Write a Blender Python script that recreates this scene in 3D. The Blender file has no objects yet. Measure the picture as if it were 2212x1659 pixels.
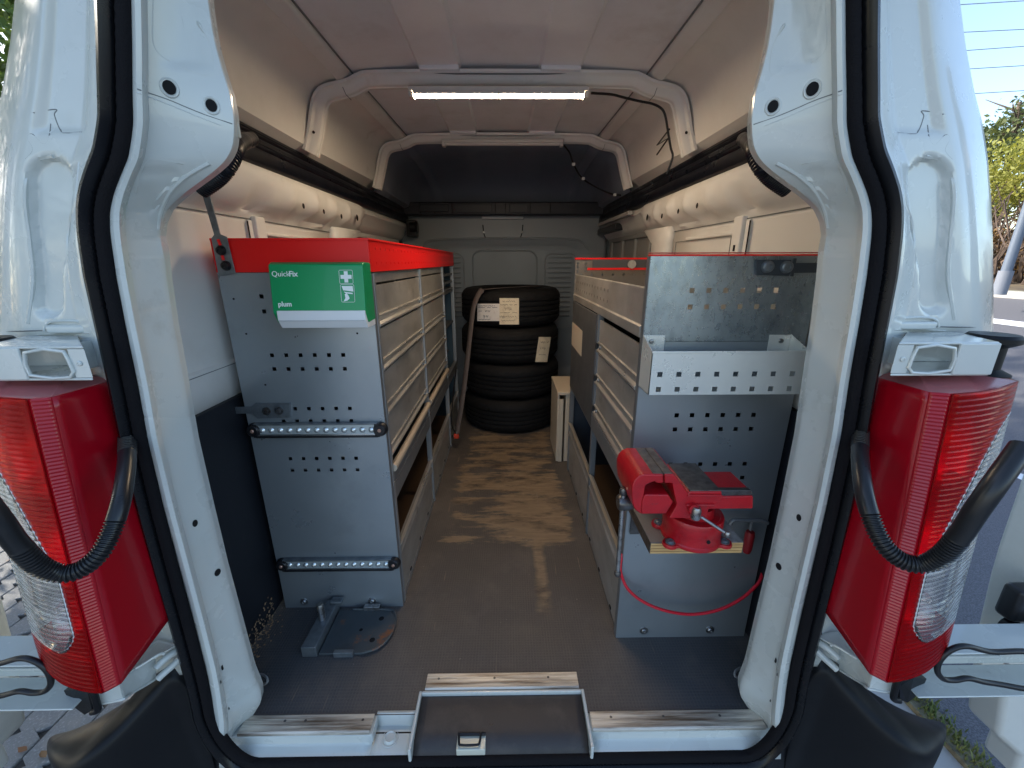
import bpy, bmesh, math, random
from mathutils import Vector, Matrix, noise
random.seed(11)
R = math.radians
sc = bpy.context.scene
col = sc.collection

# ---------------------------------------------------------------- camera
IW, IH = 2212.0, 1659.0
CX, CY = IW/2, IH/2
VPX, VPY, VVX, VVY = 1095.0, 565.0, 1113.0, 3730.0      # vanishing points of the van's length and of the verticals
FL = math.sqrt(-((VPX-CX)*(VVX-CX)+(VPY-CY)*(VVY-CY)))
_y = Vector((VPX-CX, -(VPY-CY), -FL)).normalized()
_z = -Vector((VVX-CX, -(VVY-CY), -FL)).normalized()
_x = _y.cross(_z).normalized()
_y = _z.cross(_x).normalized()
MC = Matrix((_x, _y, _z))
EYE = Vector((0, 0, 1.08))
cam_d = bpy.data.cameras.new('camera')
cam_d.sensor_width = 36.0
cam_d.lens = FL/IW*36.0
cam_d.clip_start = 0.02
cam_d.clip_end = 500
cam = bpy.data.objects.new('camera', cam_d)
col.objects.link(cam)
cam.matrix_world = Matrix.Translation(EYE) @ MC.to_4x4()
sc.camera = cam

def P(px, py, x=None, y=None, z=None):
    """a measured point of the picture set down on a plane of the place"""
    d = MC @ Vector((px-CX, -(py-CY), -FL))
    if x is not None: t = (x-EYE.x)/d.x
    elif y is not None: t = (y-EYE.y)/d.y
    else: t = (z-EYE.z)/d.z
    return EYE+d*t

# ---------------------------------------------------------------- light
SUN_EL, SUN_AZ = 30.0, -72.0          # azimuth from +Y (ahead of the van), negative = to the left
w = bpy.data.worlds.new('World')
sc.world = w
w.use_nodes = True
nt = w.node_tree
sky = nt.nodes.new('ShaderNodeTexSky')
sky.sky_type = 'NISHITA'
sky.sun_disc = False
sky.sun_elevation = R(SUN_EL)
sky.sun_rotation = R(SUN_AZ)
sky.air_density = 1.0
sky.dust_density = 1.2
sky.ozone_density = 1.0
bg = nt.nodes['Background']
nt.links.new(sky.outputs[0], bg.inputs[0])
bg.inputs[1].default_value = 0.15
sd = bpy.data.lights.new('sun', 'SUN')
sd.energy = 3.0
sd.angle = R(0.5)
sd.color = (1.0, 0.93, 0.82)
so = bpy.data.objects.new('sun', sd)
col.objects.link(so)
sdir = Vector((math.sin(R(SUN_AZ))*math.cos(R(SUN_EL)), math.cos(R(SUN_AZ))*math.cos(R(SUN_EL)), math.sin(R(SUN_EL))))
so.rotation_euler = sdir.to_track_quat('Z', 'Y').to_euler()
vs = sc.view_settings
sc.display_settings.display_device = 'sRGB'
vs.view_transform = 'Standard'
vs.look = 'None'
vs.gamma = 1.0
vs.use_curve_mapping = False
vs.exposure = 1.5
sc.cycles.max_bounces = 10
sc.cycles.diffuse_bounces = 6
sc.cycles.glossy_bounces = 4
sc.cycles.transmission_bounces = 8
sc.cycles.sample_clamp_indirect = 6.0

# ---------------------------------------------------------------- materials
MATS = {}
def mat(name, c, rough=0.5, metal=0.0, c2=None, nscale=6.0, nlo=0.4, nhi=0.65, stretch=(1, 1, 1), bump=0.0, bscale=60.0,
        coat=0.0, emit=None, estr=0.0, trans=0.0, rvar=0.0, detail=6.0, bstretch=None, ior=1.45, spec=0.5):
    if name in MATS: return MATS[name]
    m = bpy.data.materials.new(name)
    m.use_nodes = True
    n = m.node_tree; b = n.nodes['Principled BSDF']
    b.inputs['Base Color'].default_value = (*c, 1)
    b.inputs['Roughness'].default_value = rough
    b.inputs['Metallic'].default_value = metal
    b.inputs['IOR'].default_value = ior
    b.inputs['Specular IOR Level'].default_value = spec
    if coat:
        b.inputs['Coat Weight'].default_value = coat
        b.inputs['Coat Roughness'].default_value = 0.06
    if trans: b.inputs['Transmission Weight'].default_value = trans
    if emit:
        b.inputs['Emission Color'].default_value = (*emit, 1)
        b.inputs['Emission Strength'].default_value = estr
    tc = n.nodes.new('ShaderNodeTexCoord')
    def nz(scale, st, det=detail):
        mp = n.nodes.new('ShaderNodeMapping'); mp.inputs['Scale'].default_value = st
        t = n.nodes.new('ShaderNodeTexNoise'); t.inputs['Scale'].default_value = scale; t.inputs['Detail'].default_value = det
        t.inputs['Roughness'].default_value = 0.62
        n.links.new(tc.outputs['Object'], mp.inputs[0]); n.links.new(mp.outputs[0], t.inputs['Vector'])
        return t
    if c2 is not None:
        t = nz(nscale, stretch)
        mr = n.nodes.new('ShaderNodeMapRange'); mr.inputs[1].default_value = nlo; mr.inputs[2].default_value = nhi
        mx = n.nodes.new('ShaderNodeMix'); mx.data_type = 'RGBA'
        mx.inputs[6].default_value = (*c, 1); mx.inputs[7].default_value = (*c2, 1)
        n.links.new(t.outputs[0], mr.inputs[0]); n.links.new(mr.outputs[0], mx.inputs[0])
        n.links.new(mx.outputs[2], b.inputs['Base Color'])
    if rvar:
        t = nz(nscale*1.7, stretch)
        mr = n.nodes.new('ShaderNodeMapRange'); mr.inputs[1].default_value = 0.3; mr.inputs[2].default_value = 0.7
        mr.inputs[3].default_value = max(0.02, rough-rvar); mr.inputs[4].default_value = min(1, rough+rvar)
        n.links.new(t.outputs[0], mr.inputs[0]); n.links.new(mr.outputs[0], b.inputs['Roughness'])
    if bump:
        t = nz(bscale, bstretch or (1, 1, 1), 4.0)
        bp = n.nodes.new('ShaderNodeBump'); bp.inputs['Strength'].default_value = bump; bp.inputs['Distance'].default_value = 0.002
        n.links.new(t.outputs[0], bp.inputs['Height']); n.links.new(bp.outputs[0], b.inputs['Normal'])
    MATS[name] = m
    return m

WHITE = mat('van_white_paint', (0.555, 0.585, 0.56), 0.28, 0, c2=(0.50, 0.525, 0.50), nscale=3.0, nlo=0.5, nhi=0.8, coat=0.6, rvar=0.06)
WHITEIN = mat('interior_white_paint', (0.74, 0.73, 0.70), 0.38, 0, c2=(0.64, 0.62, 0.58), nscale=4.0, nlo=0.5, nhi=0.85, rvar=0.08)
ROOFIN = mat('roof_paint_daylight_tint', (0.79, 0.805, 0.84), 0.40, 0, c2=(0.66, 0.65, 0.66), nscale=2.5, nlo=0.4, nhi=0.8, rvar=0.08)  # inner white with the cool tint of daylight mixed into its colour
RUBBER = mat('black_seal_rubber', (0.005, 0.0055, 0.007), 0.28, 0, rvar=0.06, nscale=9, spec=.34)
TRIMRUB = mat('ribbed_seal_cloth', (0.006, 0.0055, 0.007), 0.75, 0, bump=0.6, bscale=420, spec=.18)
DUCT = mat('black_duct_plastic', (0.006, 0.007, 0.012), 0.34, 0, rvar=0.1, nscale=5, spec=.35)
BLKPL = mat('black_bumper_plastic', (0.006, 0.0065, 0.008), 0.44, 0, bump=0.12, bscale=700, rvar=0.06, spec=.28)
LINER = mat('dark_liner_plastic', (0.014, 0.016, 0.021), 0.5, 0, c2=(0.12, 0.10, 0.08), nscale=9, nlo=0.70, nhi=0.76, bump=0.2, bscale=200, spec=.3)
BULK = mat('grey_bulkhead_paint', (0.26, 0.29, 0.315), 0.42, 0, rvar=0.08, nscale=3)
CAPG = mat('dimmed_cab_roof_grey', (0.17, 0.195, 0.245), 0.55, 0, rvar=0.08)  # grey panel, darkened and blued for the dim space over the cab
SLATE = mat('slate_painted_steel', (0.355, 0.39, 0.412), 0.33, 0.62, c2=(0.30, 0.335, 0.36), nscale=4, nlo=0.5, nhi=0.9, rvar=0.07)
GALV = mat('galvanised_steel', (0.36, 0.41, 0.43), 0.30, 0.75, c2=(0.26, 0.30, 0.32), nscale=42, nlo=0.48, nhi=0.72, rvar=0.1, stretch=(1, 1, 0.6))
ALU = mat('aluminium_profile', (0.72, 0.70, 0.66), 0.34, 0.75, c2=(0.52, 0.49, 0.44), nscale=12, stretch=(1, 0.15, 1), rvar=0.1)
FRONT = mat('worn_aluminium_sheet', (0.47, 0.45, 0.42), 0.42, 0.55, c2=(0.33, 0.31, 0.28), nscale=10, nlo=0.35, nhi=0.75, stretch=(1, 0.5, 1), rvar=0.12)
FRAMEG = mat('grey_cabinet_frame', (0.20, 0.21, 0.22), 0.42, 0.5, rvar=0.08)
DOORG = mat('dark_grey_cupboard_door', (0.075, 0.078, 0.082), 0.5, 0.1, rvar=0.06)
RED = mat('signal_red_powder_coat', (0.86, 0.006, 0.006), 0.42, 0, bump=0.05, bscale=400)
VRED = mat('vice_red_enamel', (0.46, 0.005, 0.012), 0.36, 0, c2=(0.30, 0.004, 0.010), nscale=30, nlo=0.45, nhi=0.8, coat=0.2, bump=0.3, bscale=330, rvar=.08)
STEEL = mat('bare_steel', (0.42, 0.43, 0.44), 0.34, 0.95, c2=(0.22, 0.21, 0.20), nscale=40, rvar=0.12)
DSTEEL = mat('dark_oiled_steel', (0.15, 0.15, 0.155), 0.34, 0.8, c2=(0.08, 0.07, 0.065), nscale=35, rvar=0.1)
BRNST = mat('browned_machined_steel', (0.20, 0.165, 0.14), 0.42, 0.7, c2=(0.10, 0.08, 0.07), nscale=45, rvar=0.1)
BLACK = mat('black_plastic', (0.012, 0.012, 0.014), 0.35)
HOLE = mat('dark_opening', (0.004, 0.004, 0.005), 0.9)
GREEN = mat('green_plastic', (0.0, 0.30, 0.10), 0.35, 0, coat=0.15)
WPL = mat('white_plastic', (0.74, 0.75, 0.76), 0.4)
PRINT = mat('white_print', (0.85, 0.9, 0.88), 0.5)
TYRE = mat('tyre_rubber', (0.0095, 0.0095, 0.0105), 0.72, 0, spec=.3, bump=0.35, bscale=160, rvar=0.08, nscale=20)
PAPER = mat('paper_label', (0.80, 0.76, 0.72), 0.8, 0, c2=(0.62, 0.57, 0.52), nscale=40, nlo=0.5, nhi=0.8)
PAPER2 = mat('cream_paper_label', (0.80, 0.70, 0.52), 0.8, 0, c2=(0.58, 0.48, 0.34), nscale=30, nlo=0.5, nhi=0.8)
INK = mat('blue_black_ink', (0.05, 0.05, 0.12), 0.7)
STRAPM = mat('grey_brown_webbing', (0.11, 0.09, 0.085), 0.8, 0, bump=0.4, bscale=500)
SEAMM = mat('grey_joint_sealant', (0.16, 0.17, 0.17), 0.6)
DIRT = mat('dry_brown_dirt', (0.30, 0.20, 0.12), 0.9, bump=0.6, bscale=120)
HOSE = mat('black_conduit_rubber', (0.014, 0.015, 0.017), 0.30, 0, rvar=0.06)
REDHOSE = mat('red_air_hose', (0.62, 0.01, 0.03), 0.35)
WOOD = mat('plywood_edge', (0.62, 0.40, 0.17), 0.6, 0, c2=(0.40, 0.22, 0.08), nscale=9, nlo=0.4, nhi=0.7, stretch=(1.5, 1, 30), bump=0.2, bscale=60)
WOODTOP = mat('grimy_board_top', (0.20, 0.18, 0.16), 0.5, 0.2, c2=(0.45, 0.44, 0.42), nscale=14, nlo=0.55, nhi=0.72)
CREAM = mat('cream_laminate', (0.55, 0.47, 0.36), 0.5)
STRIPM = mat('scuffed_sill_strip', (0.66, 0.62, 0.54), 0.42, 0.45, c2=(0.16, 0.12, 0.085), nscale=16, nlo=0.44, nhi=0.64, stretch=(0.22, 4, 1), rvar=0.12, bump=0.35, bscale=55, bstretch=(0.2, 6, 1))
LEDM = mat('lit_led_diffuser', (1, 0.9, 0.75), 0.5, emit=(1.0, 0.76, 0.50), estr=44.0)
OFFTUBE = mat('unlit_tube', (0.62, 0.60, 0.57), 0.4)
LENSR = mat('red_lamp_lens', (0.70, 0.0, 0.004), 0.14, 0, trans=0.84, ior=1.22, spec=.3)
LENSC = mat('clear_lamp_lens', (0.97, 0.97, 0.97), 0.05, 0, trans=0.97, ior=1.35)
LAMPR = mat('red_lamp_housing', (0.34, 0.002, 0.010), 0.26, 0, coat=0.25, spec=.4)
REFL = mat('lamp_reflector', (0.80, 0.80, 0.80), 0.22, 0.75)
RUST = mat('rusty_steel_plate', (0.075, 0.09, 0.10), 0.5, 0.4, c2=(0.30, 0.11, 0.035), nscale=16, nlo=0.60, nhi=0.72, bump=0.3, bscale=90, rvar=0.1)
HAND = mat('grey_zinc_bracket', (0.24, 0.27, 0.29), 0.4, 0.7, c2=(0.16, 0.18, 0.20), nscale=25, rvar=0.1)

def add_wear(m, col_, scale=6.0, lo=.60, hi=.72, amt=.6, scr=None, stretch=(1, 1, 1)):
    """stains, scuffs and scratches laid over the base colour"""
    n = m.node_tree; b = n.nodes['Principled BSDF']; L = n.links
    tc = n.nodes.new('ShaderNodeTexCoord')
    def layer(sc_, st, a, c, k, cc, loc):
        mp = n.nodes.new('ShaderNodeMapping'); mp.inputs['Scale'].default_value = st; mp.inputs['Location'].default_value = loc
        mp.inputs['Rotation'].default_value = (.2, .35, .3) if st != (1, 1, 1) else (0, 0, 0)
        t = n.nodes.new('ShaderNodeTexNoise'); t.inputs['Scale'].default_value = sc_; t.inputs['Detail'].default_value = 9; t.inputs['Roughness'].default_value = .68
        L.new(tc.outputs['Object'], mp.inputs[0]); L.new(mp.outputs[0], t.inputs['Vector'])
        mr = n.nodes.new('ShaderNodeMapRange'); mr.inputs[1].default_value = a; mr.inputs[2].default_value = c; mr.inputs[4].default_value = k
        L.new(t.outputs[0], mr.inputs[0])
        mx = n.nodes.new('ShaderNodeMix'); mx.data_type = 'RGBA'; mx.inputs[7].default_value = (*cc, 1)
        src = b.inputs['Base Color']
        if src.is_linked: L.new(src.links[0].from_socket, mx.inputs[6])
        else: mx.inputs[6].default_value = tuple(src.default_value)
        L.new(mr.outputs[0], mx.inputs[0]); L.new(mx.outputs[2], src)
    layer(scale, stretch, lo, hi, amt, col_, (3, 1, 7))
    if scr:
        layer(5.0, (14, 14, .9), .70, .73, scr[1], scr[0], (1, 5, 2))
        layer(7.0, (1.0, 1, 18), .705, .73, scr[1]*.8, scr[0], (8, 2, 4))
add_wear(SLATE, (.22, .24, .255), 3.2, .56, .74, .55, ((.55, .60, .62), .35))
add_wear(SLATE, (.06, .06, .06), 26, .70, .76, .7)
add_wear(WHITE, (.30, .29, .25), 7.0, .62, .80, .55, ((.22, .22, .20), .30))
add_wear(WHITEIN, (.34, .29, .22), 5.0, .60, .80, .5, ((.25, .22, .18), .25))
add_wear(ROOFIN, (.45, .42, .40), 4.0, .56, .78, .5)
add_wear(VRED, (.05, .04, .04), 34, .62, .72, .75, ((.5, .25, .22), .35))
add_wear(LINER, (.06, .06, .06), 8, .60, .74, .5, ((.20, .19, .17), .5))
add_wear(FRONT, (.16, .13, .10), 9, .58, .74, .6, ((.6, .57, .52), .3))
add_wear(GALV, (.55, .58, .58), 5, .60, .66, .35, ((.65, .68, .68), .4))
add_wear(LAMPR, (.25, .16, .14), 24, .68, .78, .4)

def wave_bump(m, scale, strength, direction='X', dist=0.002):
    n = m.node_tree; b = n.nodes['Principled BSDF']
    tc = n.nodes.new('ShaderNodeTexCoord')
    wv = n.nodes.new('ShaderNodeTexWave'); wv.inputs['Scale'].default_value = scale
    wv.bands_direction = direction
    bp = n.nodes.new('ShaderNodeBump'); bp.inputs['Strength'].default_value = strength; bp.inputs['Distance'].default_value = dist
    n.links.new(tc.outputs['Object'], wv.inputs['Vector']); n.links.new(wv.outputs[0], bp.inputs['Height'])
    n.links.new(bp.outputs[0], b.inputs['Normal'])

def floor_material():
    m = bpy.data.materials.new('worn_floor_plywood'); m.use_nodes = True
    n = m.node_tree; L = n.links; b = n.nodes['Principled BSDF']
    geo = n.nodes.new('ShaderNodeTexCoord')
    sep = n.nodes.new('ShaderNodeSeparateXYZ'); L.new(geo.outputs['Object'], sep.inputs[0])
    def math_(op, a, bb=None, clamp=False):
        q = n.nodes.new('ShaderNodeMath'); q.operation = op; q.use_clamp = clamp
        for i, v in enumerate((a, bb)):
            if v is None: continue
            if isinstance(v, (int, float)): q.inputs[i].default_value = v
            else: L.new(v, q.inputs[i])
        return q.outputs[0]
    def nz(scale, st, det=8, rough=0.65, off=(0, 0, 0)):
        mp = n.nodes.new('ShaderNodeMapping'); mp.inputs['Scale'].default_value = st; mp.inputs['Location'].default_value = off
        t = n.nodes.new('ShaderNodeTexNoise'); t.inputs['Scale'].default_value = scale; t.inputs['Detail'].default_value = det
        t.inputs['Roughness'].default_value = rough
        L.new(geo.outputs['Object'], mp.inputs[0]); L.new(mp.outputs[0], t.inputs['Vector']); return t.outputs[0]
    def mr(v, a, bb, c=0.0, d=1.0, sm=False):
        q = n.nodes.new('ShaderNodeMapRange'); q.inputs[1].default_value = a; q.inputs[2].default_value = bb
        q.inputs[3].default_value = c; q.inputs[4].default_value = d
        if sm: q.interpolation_type = 'SMOOTHSTEP'
        L.new(v, q.inputs[0]); return q.outputs[0]
    def mix(f, a, bb):
        q = n.nodes.new('ShaderNodeMix'); q.data_type = 'RGBA'
        L.new(f, q.inputs[0])
        for i, v in ((6, a), (7, bb)):
            if isinstance(v, tuple): q.inputs[i].default_value = (*v, 1)
            else: L.new(v, q.inputs[i])
        return q.outputs[2]
    X, Y = sep.outputs[0], math_('ADD', sep.outputs[1], 0.66)
    # where feet have worn the brown film through
    ry1 = mr(Y, 1.22, 1.42, 0, 1, True); ry2 = mr(Y, 2.9, 2.3, 0, 1, True)
    reg = math_('MULTIPLY', ry1, ry2)
    ax = math_('ABSOLUTE', math_('ADD', X, 0.0))
    reg = math_('MULTIPLY', reg, mr(ax, 0.36, 0.22, 0, 1, True))
    # the streak that runs on towards the sill
    sx = math_('ABSOLUTE', math_('SUBTRACT', X, math_('ADD', 0.118, math_('MULTIPLY', math_('SUBTRACT', nz(5, (1, 1, 1)), 0.5), 0.07))))
    streak = math_('MULTIPLY', mr(sx, 0.03, 0.012, 0, 1), math_('MULTIPLY', mr(Y, 1.0, 1.08), mr(Y, 1.6, 1.45)))
    base_n = nz(7.0, (0.55, 2.6, 1)); big = nz(2.6, (1, 1, 1), 4, 0.5, (3.1, 0.4, 0))
    wv = math_('ADD', math_('MULTIPLY', base_n, 0.50), math_('MULTIPLY', big, 0.32))
    wv = math_('ADD', wv, math_('MULTIPLY', nz(38, (0.7, 2.2, 1), 8, 0.75, (2, 8, 0)), 0.18))
    thr = math_('SUBTRACT', wv, math_('MULTIPLY', math_('SUBTRACT', 1.0, reg), 0.24))
    worn = mr(thr, 0.455, 0.505)
    worn2 = math_('MAXIMUM', worn, math_('MULTIPLY', streak, mr(base_n, 0.34, 0.42)))
    film = mix(mr(nz(3.0, (1, 1, 1)), 0.35, 0.7), (0.074, 0.064, 0.057), (0.108, 0.088, 0.074))
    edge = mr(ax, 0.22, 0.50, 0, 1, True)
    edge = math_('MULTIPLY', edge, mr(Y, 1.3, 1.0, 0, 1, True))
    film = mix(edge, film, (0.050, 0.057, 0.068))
    wood = mix(mr(nz(22, (0.4, 3.0, 1)), 0.3, 0.72), (0.19, 0.135, 0.085), (0.31, 0.225, 0.14))
    wood = mix(mr(nz(9, (0.5, 1.6, 1), 8, 0.7, (9, 2, 1)), 0.50, 0.66), wood, (0.075, 0.056, 0.044))
    msh = n.nodes.new('ShaderNodeTexNoise'); msh.inputs['Scale'].default_value = 260; L.new(geo.outputs['Object'], msh.inputs['Vector'])
    film = mix(math_('MULTIPLY', mr(msh.outputs[0], .42, .62), .55), film, (0.055, 0.05, 0.048))
    film = mix(math_('MULTIPLY', mr(nz(4.5, (1.2, 1, 1), 9, 0.7, (4, 4, 2)), .50, .66), .45), film, (0.15, 0.125, 0.105))
    def wcol(d):
        q = n.nodes.new('ShaderNodeTexWave'); q.bands_direction = d; q.inputs['Scale'].default_value = 36; q.inputs['Distortion'].default_value = 0.3
        L.new(geo.outputs['Object'], q.inputs['Vector']); return q.outputs[1]
    grid_ = mr(math_('MINIMUM', wcol('X'), wcol('Y')), .0, .45, 1, 0)
    film = mix(math_('MULTIPLY', grid_, 0.20), film, (0.17, 0.15, 0.13))
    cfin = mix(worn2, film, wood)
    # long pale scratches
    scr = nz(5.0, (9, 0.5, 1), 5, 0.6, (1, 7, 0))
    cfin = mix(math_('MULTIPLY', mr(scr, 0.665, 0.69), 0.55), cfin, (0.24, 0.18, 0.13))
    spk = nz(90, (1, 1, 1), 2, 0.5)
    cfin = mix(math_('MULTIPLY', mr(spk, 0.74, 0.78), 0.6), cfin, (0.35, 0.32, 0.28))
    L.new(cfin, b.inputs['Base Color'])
    L.new(mr(nz(6, (1, 1, 1), 6, 0.6, (5, 5, 5)), 0.3, 0.7, 0.42, 0.68), b.inputs['Roughness'])
    # embossed mesh of the film
    def wave(d):
        q = n.nodes.new('ShaderNodeTexWave'); q.bands_direction = d; q.inputs['Scale'].default_value = 42; q.inputs['Distortion'].default_value = 0.4
        L.new(geo.outputs['Object'], q.inputs['Vector']); return q.outputs[1]
    mesh_ = math_('MAXIMUM', wave('X'), wave('Y'))
    hgt = math_('ADD', math_('MULTIPLY', mesh_, math_('SUBTRACT', 1.0, worn2)), math_('MULTIPLY', math_('SUBTRACT', 1.0, worn2), 0.8))
    hgt = math_('ADD', hgt, math_('MULTIPLY', nz(60, (0.5, 2, 1)), 0.4))
    bp = n.nodes.new('ShaderNodeBump'); bp.inputs['Strength'].default_value = 0.5; bp.inputs['Distance'].default_value = 0.0012
    L.new(hgt, bp.inputs['Height']); L.new(bp.outputs[0], b.inputs['Normal'])
    return m
FLOORM = floor_material()

# ---------------------------------------------------------------- building helpers
def wloc(o):
    v = Vector((0, 0, 0))
    while o is not None:
        v += Vector(o.location); o = o.parent
    return v
def tag(o, label=None, cat=None, group=None, kind=None):
    if label: o['label'] = label
    if cat: o['category'] = cat
    if group: o['group'] = group
    if kind: o['kind'] = kind
    return o
def thing(name, label, cat, loc=(0, 0, 0), group=None):
    o = bpy.data.objects.new(name, None); o.location = loc; col.objects.link(o)
    return tag(o, label, cat, group)
def mk(name, verts, faces, m, parent=None, smooth=False, bev=0.0, bseg=2, thick=0.0, toff=-1.0, sub=0, label=None, angle=35, sharp=42):
    me = bpy.data.meshes.new(name)
    off = wloc(parent) if parent else Vector((0, 0, 0))
    me.from_pydata([tuple(Vector(v)-off) for v in verts], [], faces)
    me.validate(); me.update()
    if m: me.materials.append(m)
    o = bpy.data.objects.new(name, me); col.objects.link(o)
    if parent: o.parent = parent
    if smooth:
        me.shade_smooth(); me.set_sharp_from_angle(angle=R(sharp))
    if thick:
        s = o.modifiers.new('solid', 'SOLIDIFY'); s.thickness = thick; s.offset = toff
    if bev:
        bm_ = o.modifiers.new('bevel', 'BEVEL'); bm_.width = bev; bm_.segments = bseg; bm_.limit_method = 'ANGLE'; bm_.angle_limit = R(angle)
        bm_.harden_normals = False
        me.shade_smooth()
        wn = o.modifiers.new('wn', 'WEIGHTED_NORMAL'); wn.keep_sharp = True
    if sub:
        s = o.modifiers.new('sub', 'SUBSURF'); s.levels = sub; s.render_levels = sub
    if label: o['label'] = label
    return o
BOXF = [(0, 3, 2, 1), (4, 5, 6, 7), (0, 1, 5, 4), (1, 2, 6, 5), (2, 3, 7, 6), (3, 0, 4, 7)]
def boxv(a, b):
    return [(a[0], a[1], a[2]), (b[0], a[1], a[2]), (b[0], b[1], a[2]), (a[0], b[1], a[2]),
            (a[0], a[1], b[2]), (b[0], a[1], b[2]), (b[0], b[1], b[2]), (a[0], b[1], b[2])]
def box(name, a, b, m, parent=None, bev=0.0015, **k):
    a, b = [min(p, q) for p, q in zip(a, b)], [max(p, q) for p, q in zip(a, b)]
    return mk(name, boxv(a, b), BOXF, m, parent, bev=bev, **k)
def boxes(name, lst, m, parent=None, bev=0.0015, **k):
    V, Fc = [], []
    for a, b in lst:
        a, b = [min(p, q) for p, q in zip(a, b)], [max(p, q) for p, q in zip(a, b)]
        n0 = len(V); V += boxv(a, b); Fc += [tuple(i+n0 for i in f) for f in BOXF]
    return mk(name, V, Fc, m, parent, bev=bev, **k)
def prism(name, poly, ax, a, b, m, parent=None, bev=0.0015, **k):
    """polygon given in the two other axes, pushed along ax from a to b"""
    def pt(p, t):
        return {'x': (t, p[0], p[1]), 'y': (p[0], t, p[1]), 'z': (p[0], p[1], t)}[ax]
    n = len(poly)
    V = [pt(p, a) for p in poly]+[pt(p, b) for p in poly]
    Fc = [tuple(range(n)), tuple(range(2*n-1, n-1, -1))]+[(i, i+n, (i+1) % n+n, (i+1) % n) for i in range(n)]
    o = mk(name, V, Fc, m, parent, bev=bev, **k)
    fix(o)
    return o
def fix(o):
    bm_ = bmesh.new(); bm_.from_mesh(o.data); bmesh.ops.recalc_face_normals(bm_, faces=bm_.faces); bm_.to_mesh(o.data); bm_.free()
def sheet(name, rows, m, parent=None, thick=0.0015, toff=-1.0, closed=False, smooth=True, **k):
    nr, nc = len(rows), len(rows[0])
    V = [v for r in rows for v in r]
    Fc = []
    for i in range(nr-1):
        for j in range(nc-1 if not closed else nc):
            j2 = (j+1) % nc
            Fc.append((i*nc+j, i*nc+j2, (i+1)*nc+j2, (i+1)*nc+j))
    return mk(name, V, Fc, m, parent, smooth=smooth, thick=thick, toff=toff, **k)
def frames(pts, closed=False):
    n = len(pts); T = []
    for i in range(n):
        a = pts[i-1] if (i > 0 or closed) else pts[i]
        b = pts[(i+1) % n] if (i < n-1 or closed) else pts[i]
        T.append((b-a).normalized())
    ref = Vector((0, 0, 1)) if abs(T[0].z) < 0.9 else Vector((0, 1, 0))
    N = [T[0].cross(ref).normalized()]
    for i in range(1, n):
        v = N[-1]-T[i]*N[-1].dot(T[i]); N.append(v.normalized())
    return [(T[i], N[i], T[i].cross(N[i])) for i in range(n)]
def tube_geo(pts, rad, seg=14, closed=False):
    pts = [Vector(p) for p in pts]; fr = frames(pts, closed); V, Fc = [], []
    for i, p in enumerate(pts):
        r = rad(i/(len(pts)-1)) if callable(rad) else rad
        for j in range(seg):
            a = 2*math.pi*j/seg
            V.append(p+fr[i][1]*math.cos(a)*r+fr[i][2]*math.sin(a)*r)
    for i in range(len(pts)-(0 if closed else 1)):
        for j in range(seg):
            a, b = i*seg+j, i*seg+(j+1) % seg
            c, d = ((i+1) % len(pts))*seg+(j+1) % seg, ((i+1) % len(pts))*seg+j
            Fc.append((a, b, c, d))
    if not closed:
        Fc.append(tuple(range(seg-1, -1, -1))); Fc.append(tuple(range(len(V)-seg, len(V))))
    return V, Fc
def tube(name, pts, rad, m, parent=None, seg=14, closed=False, **k):
    V, Fc = tube_geo(pts, rad, seg, closed)
    return mk(name, V, Fc, m, parent, smooth=True, **k)
def smooth_path(pts, n=8):
    """Catmull-Rom"""
    pts = [Vector(p) for p in pts]; out = []
    for i in range(len(pts)-1):
        p0, p1, p2, p3 = pts[max(i-1, 0)], pts[i], pts[i+1], pts[min(i+2, len(pts)-1)]
        for k in range(n):
            t = k/n
            out.append(0.5*((2*p1)+(p2-p0)*t+(2*p0-5*p1+4*p2-p3)*t*t+(3*p1-p0-3*p2+p3)*t**3))
    out.append(pts[-1]); return out
def sweep(name, pts, prof, m, parent=None, b_axis=Vector((0, 1, 0)), closed=False, smooth=True, **k):
    """prof = closed list of (a, b): a along the path's left normal, b along b_axis"""
    pts = [Vector(p) for p in pts]; n = len(pts); V, Fc = [], []; np_ = len(prof)
    for i in range(n):
        p = pts[i]
        a = pts[i-1] if (i > 0 or closed) else p
        b = pts[(i+1) % n] if (i < n-1 or closed) else p
        T = (b-a).normalized(); N = T.cross(b_axis).normalized()
        for (u, v) in prof: V.append(p+N*u+b_axis*v)
    for i in range(n if closed else n-1):
        for j in range(np_):
            j2 = (j+1) % np_; i2 = (i+1) % n
            Fc.append((i*np_+j, i*np_+j2, i2*np_+j2, i2*np_+j))
    if not closed:
        Fc.append(tuple(range(np_-1, -1, -1))); Fc.append(tuple(range(len(V)-np_, len(V))))
    o = mk(name, V, Fc, m, parent, smooth=smooth, **k); fix(o); return o
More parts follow.
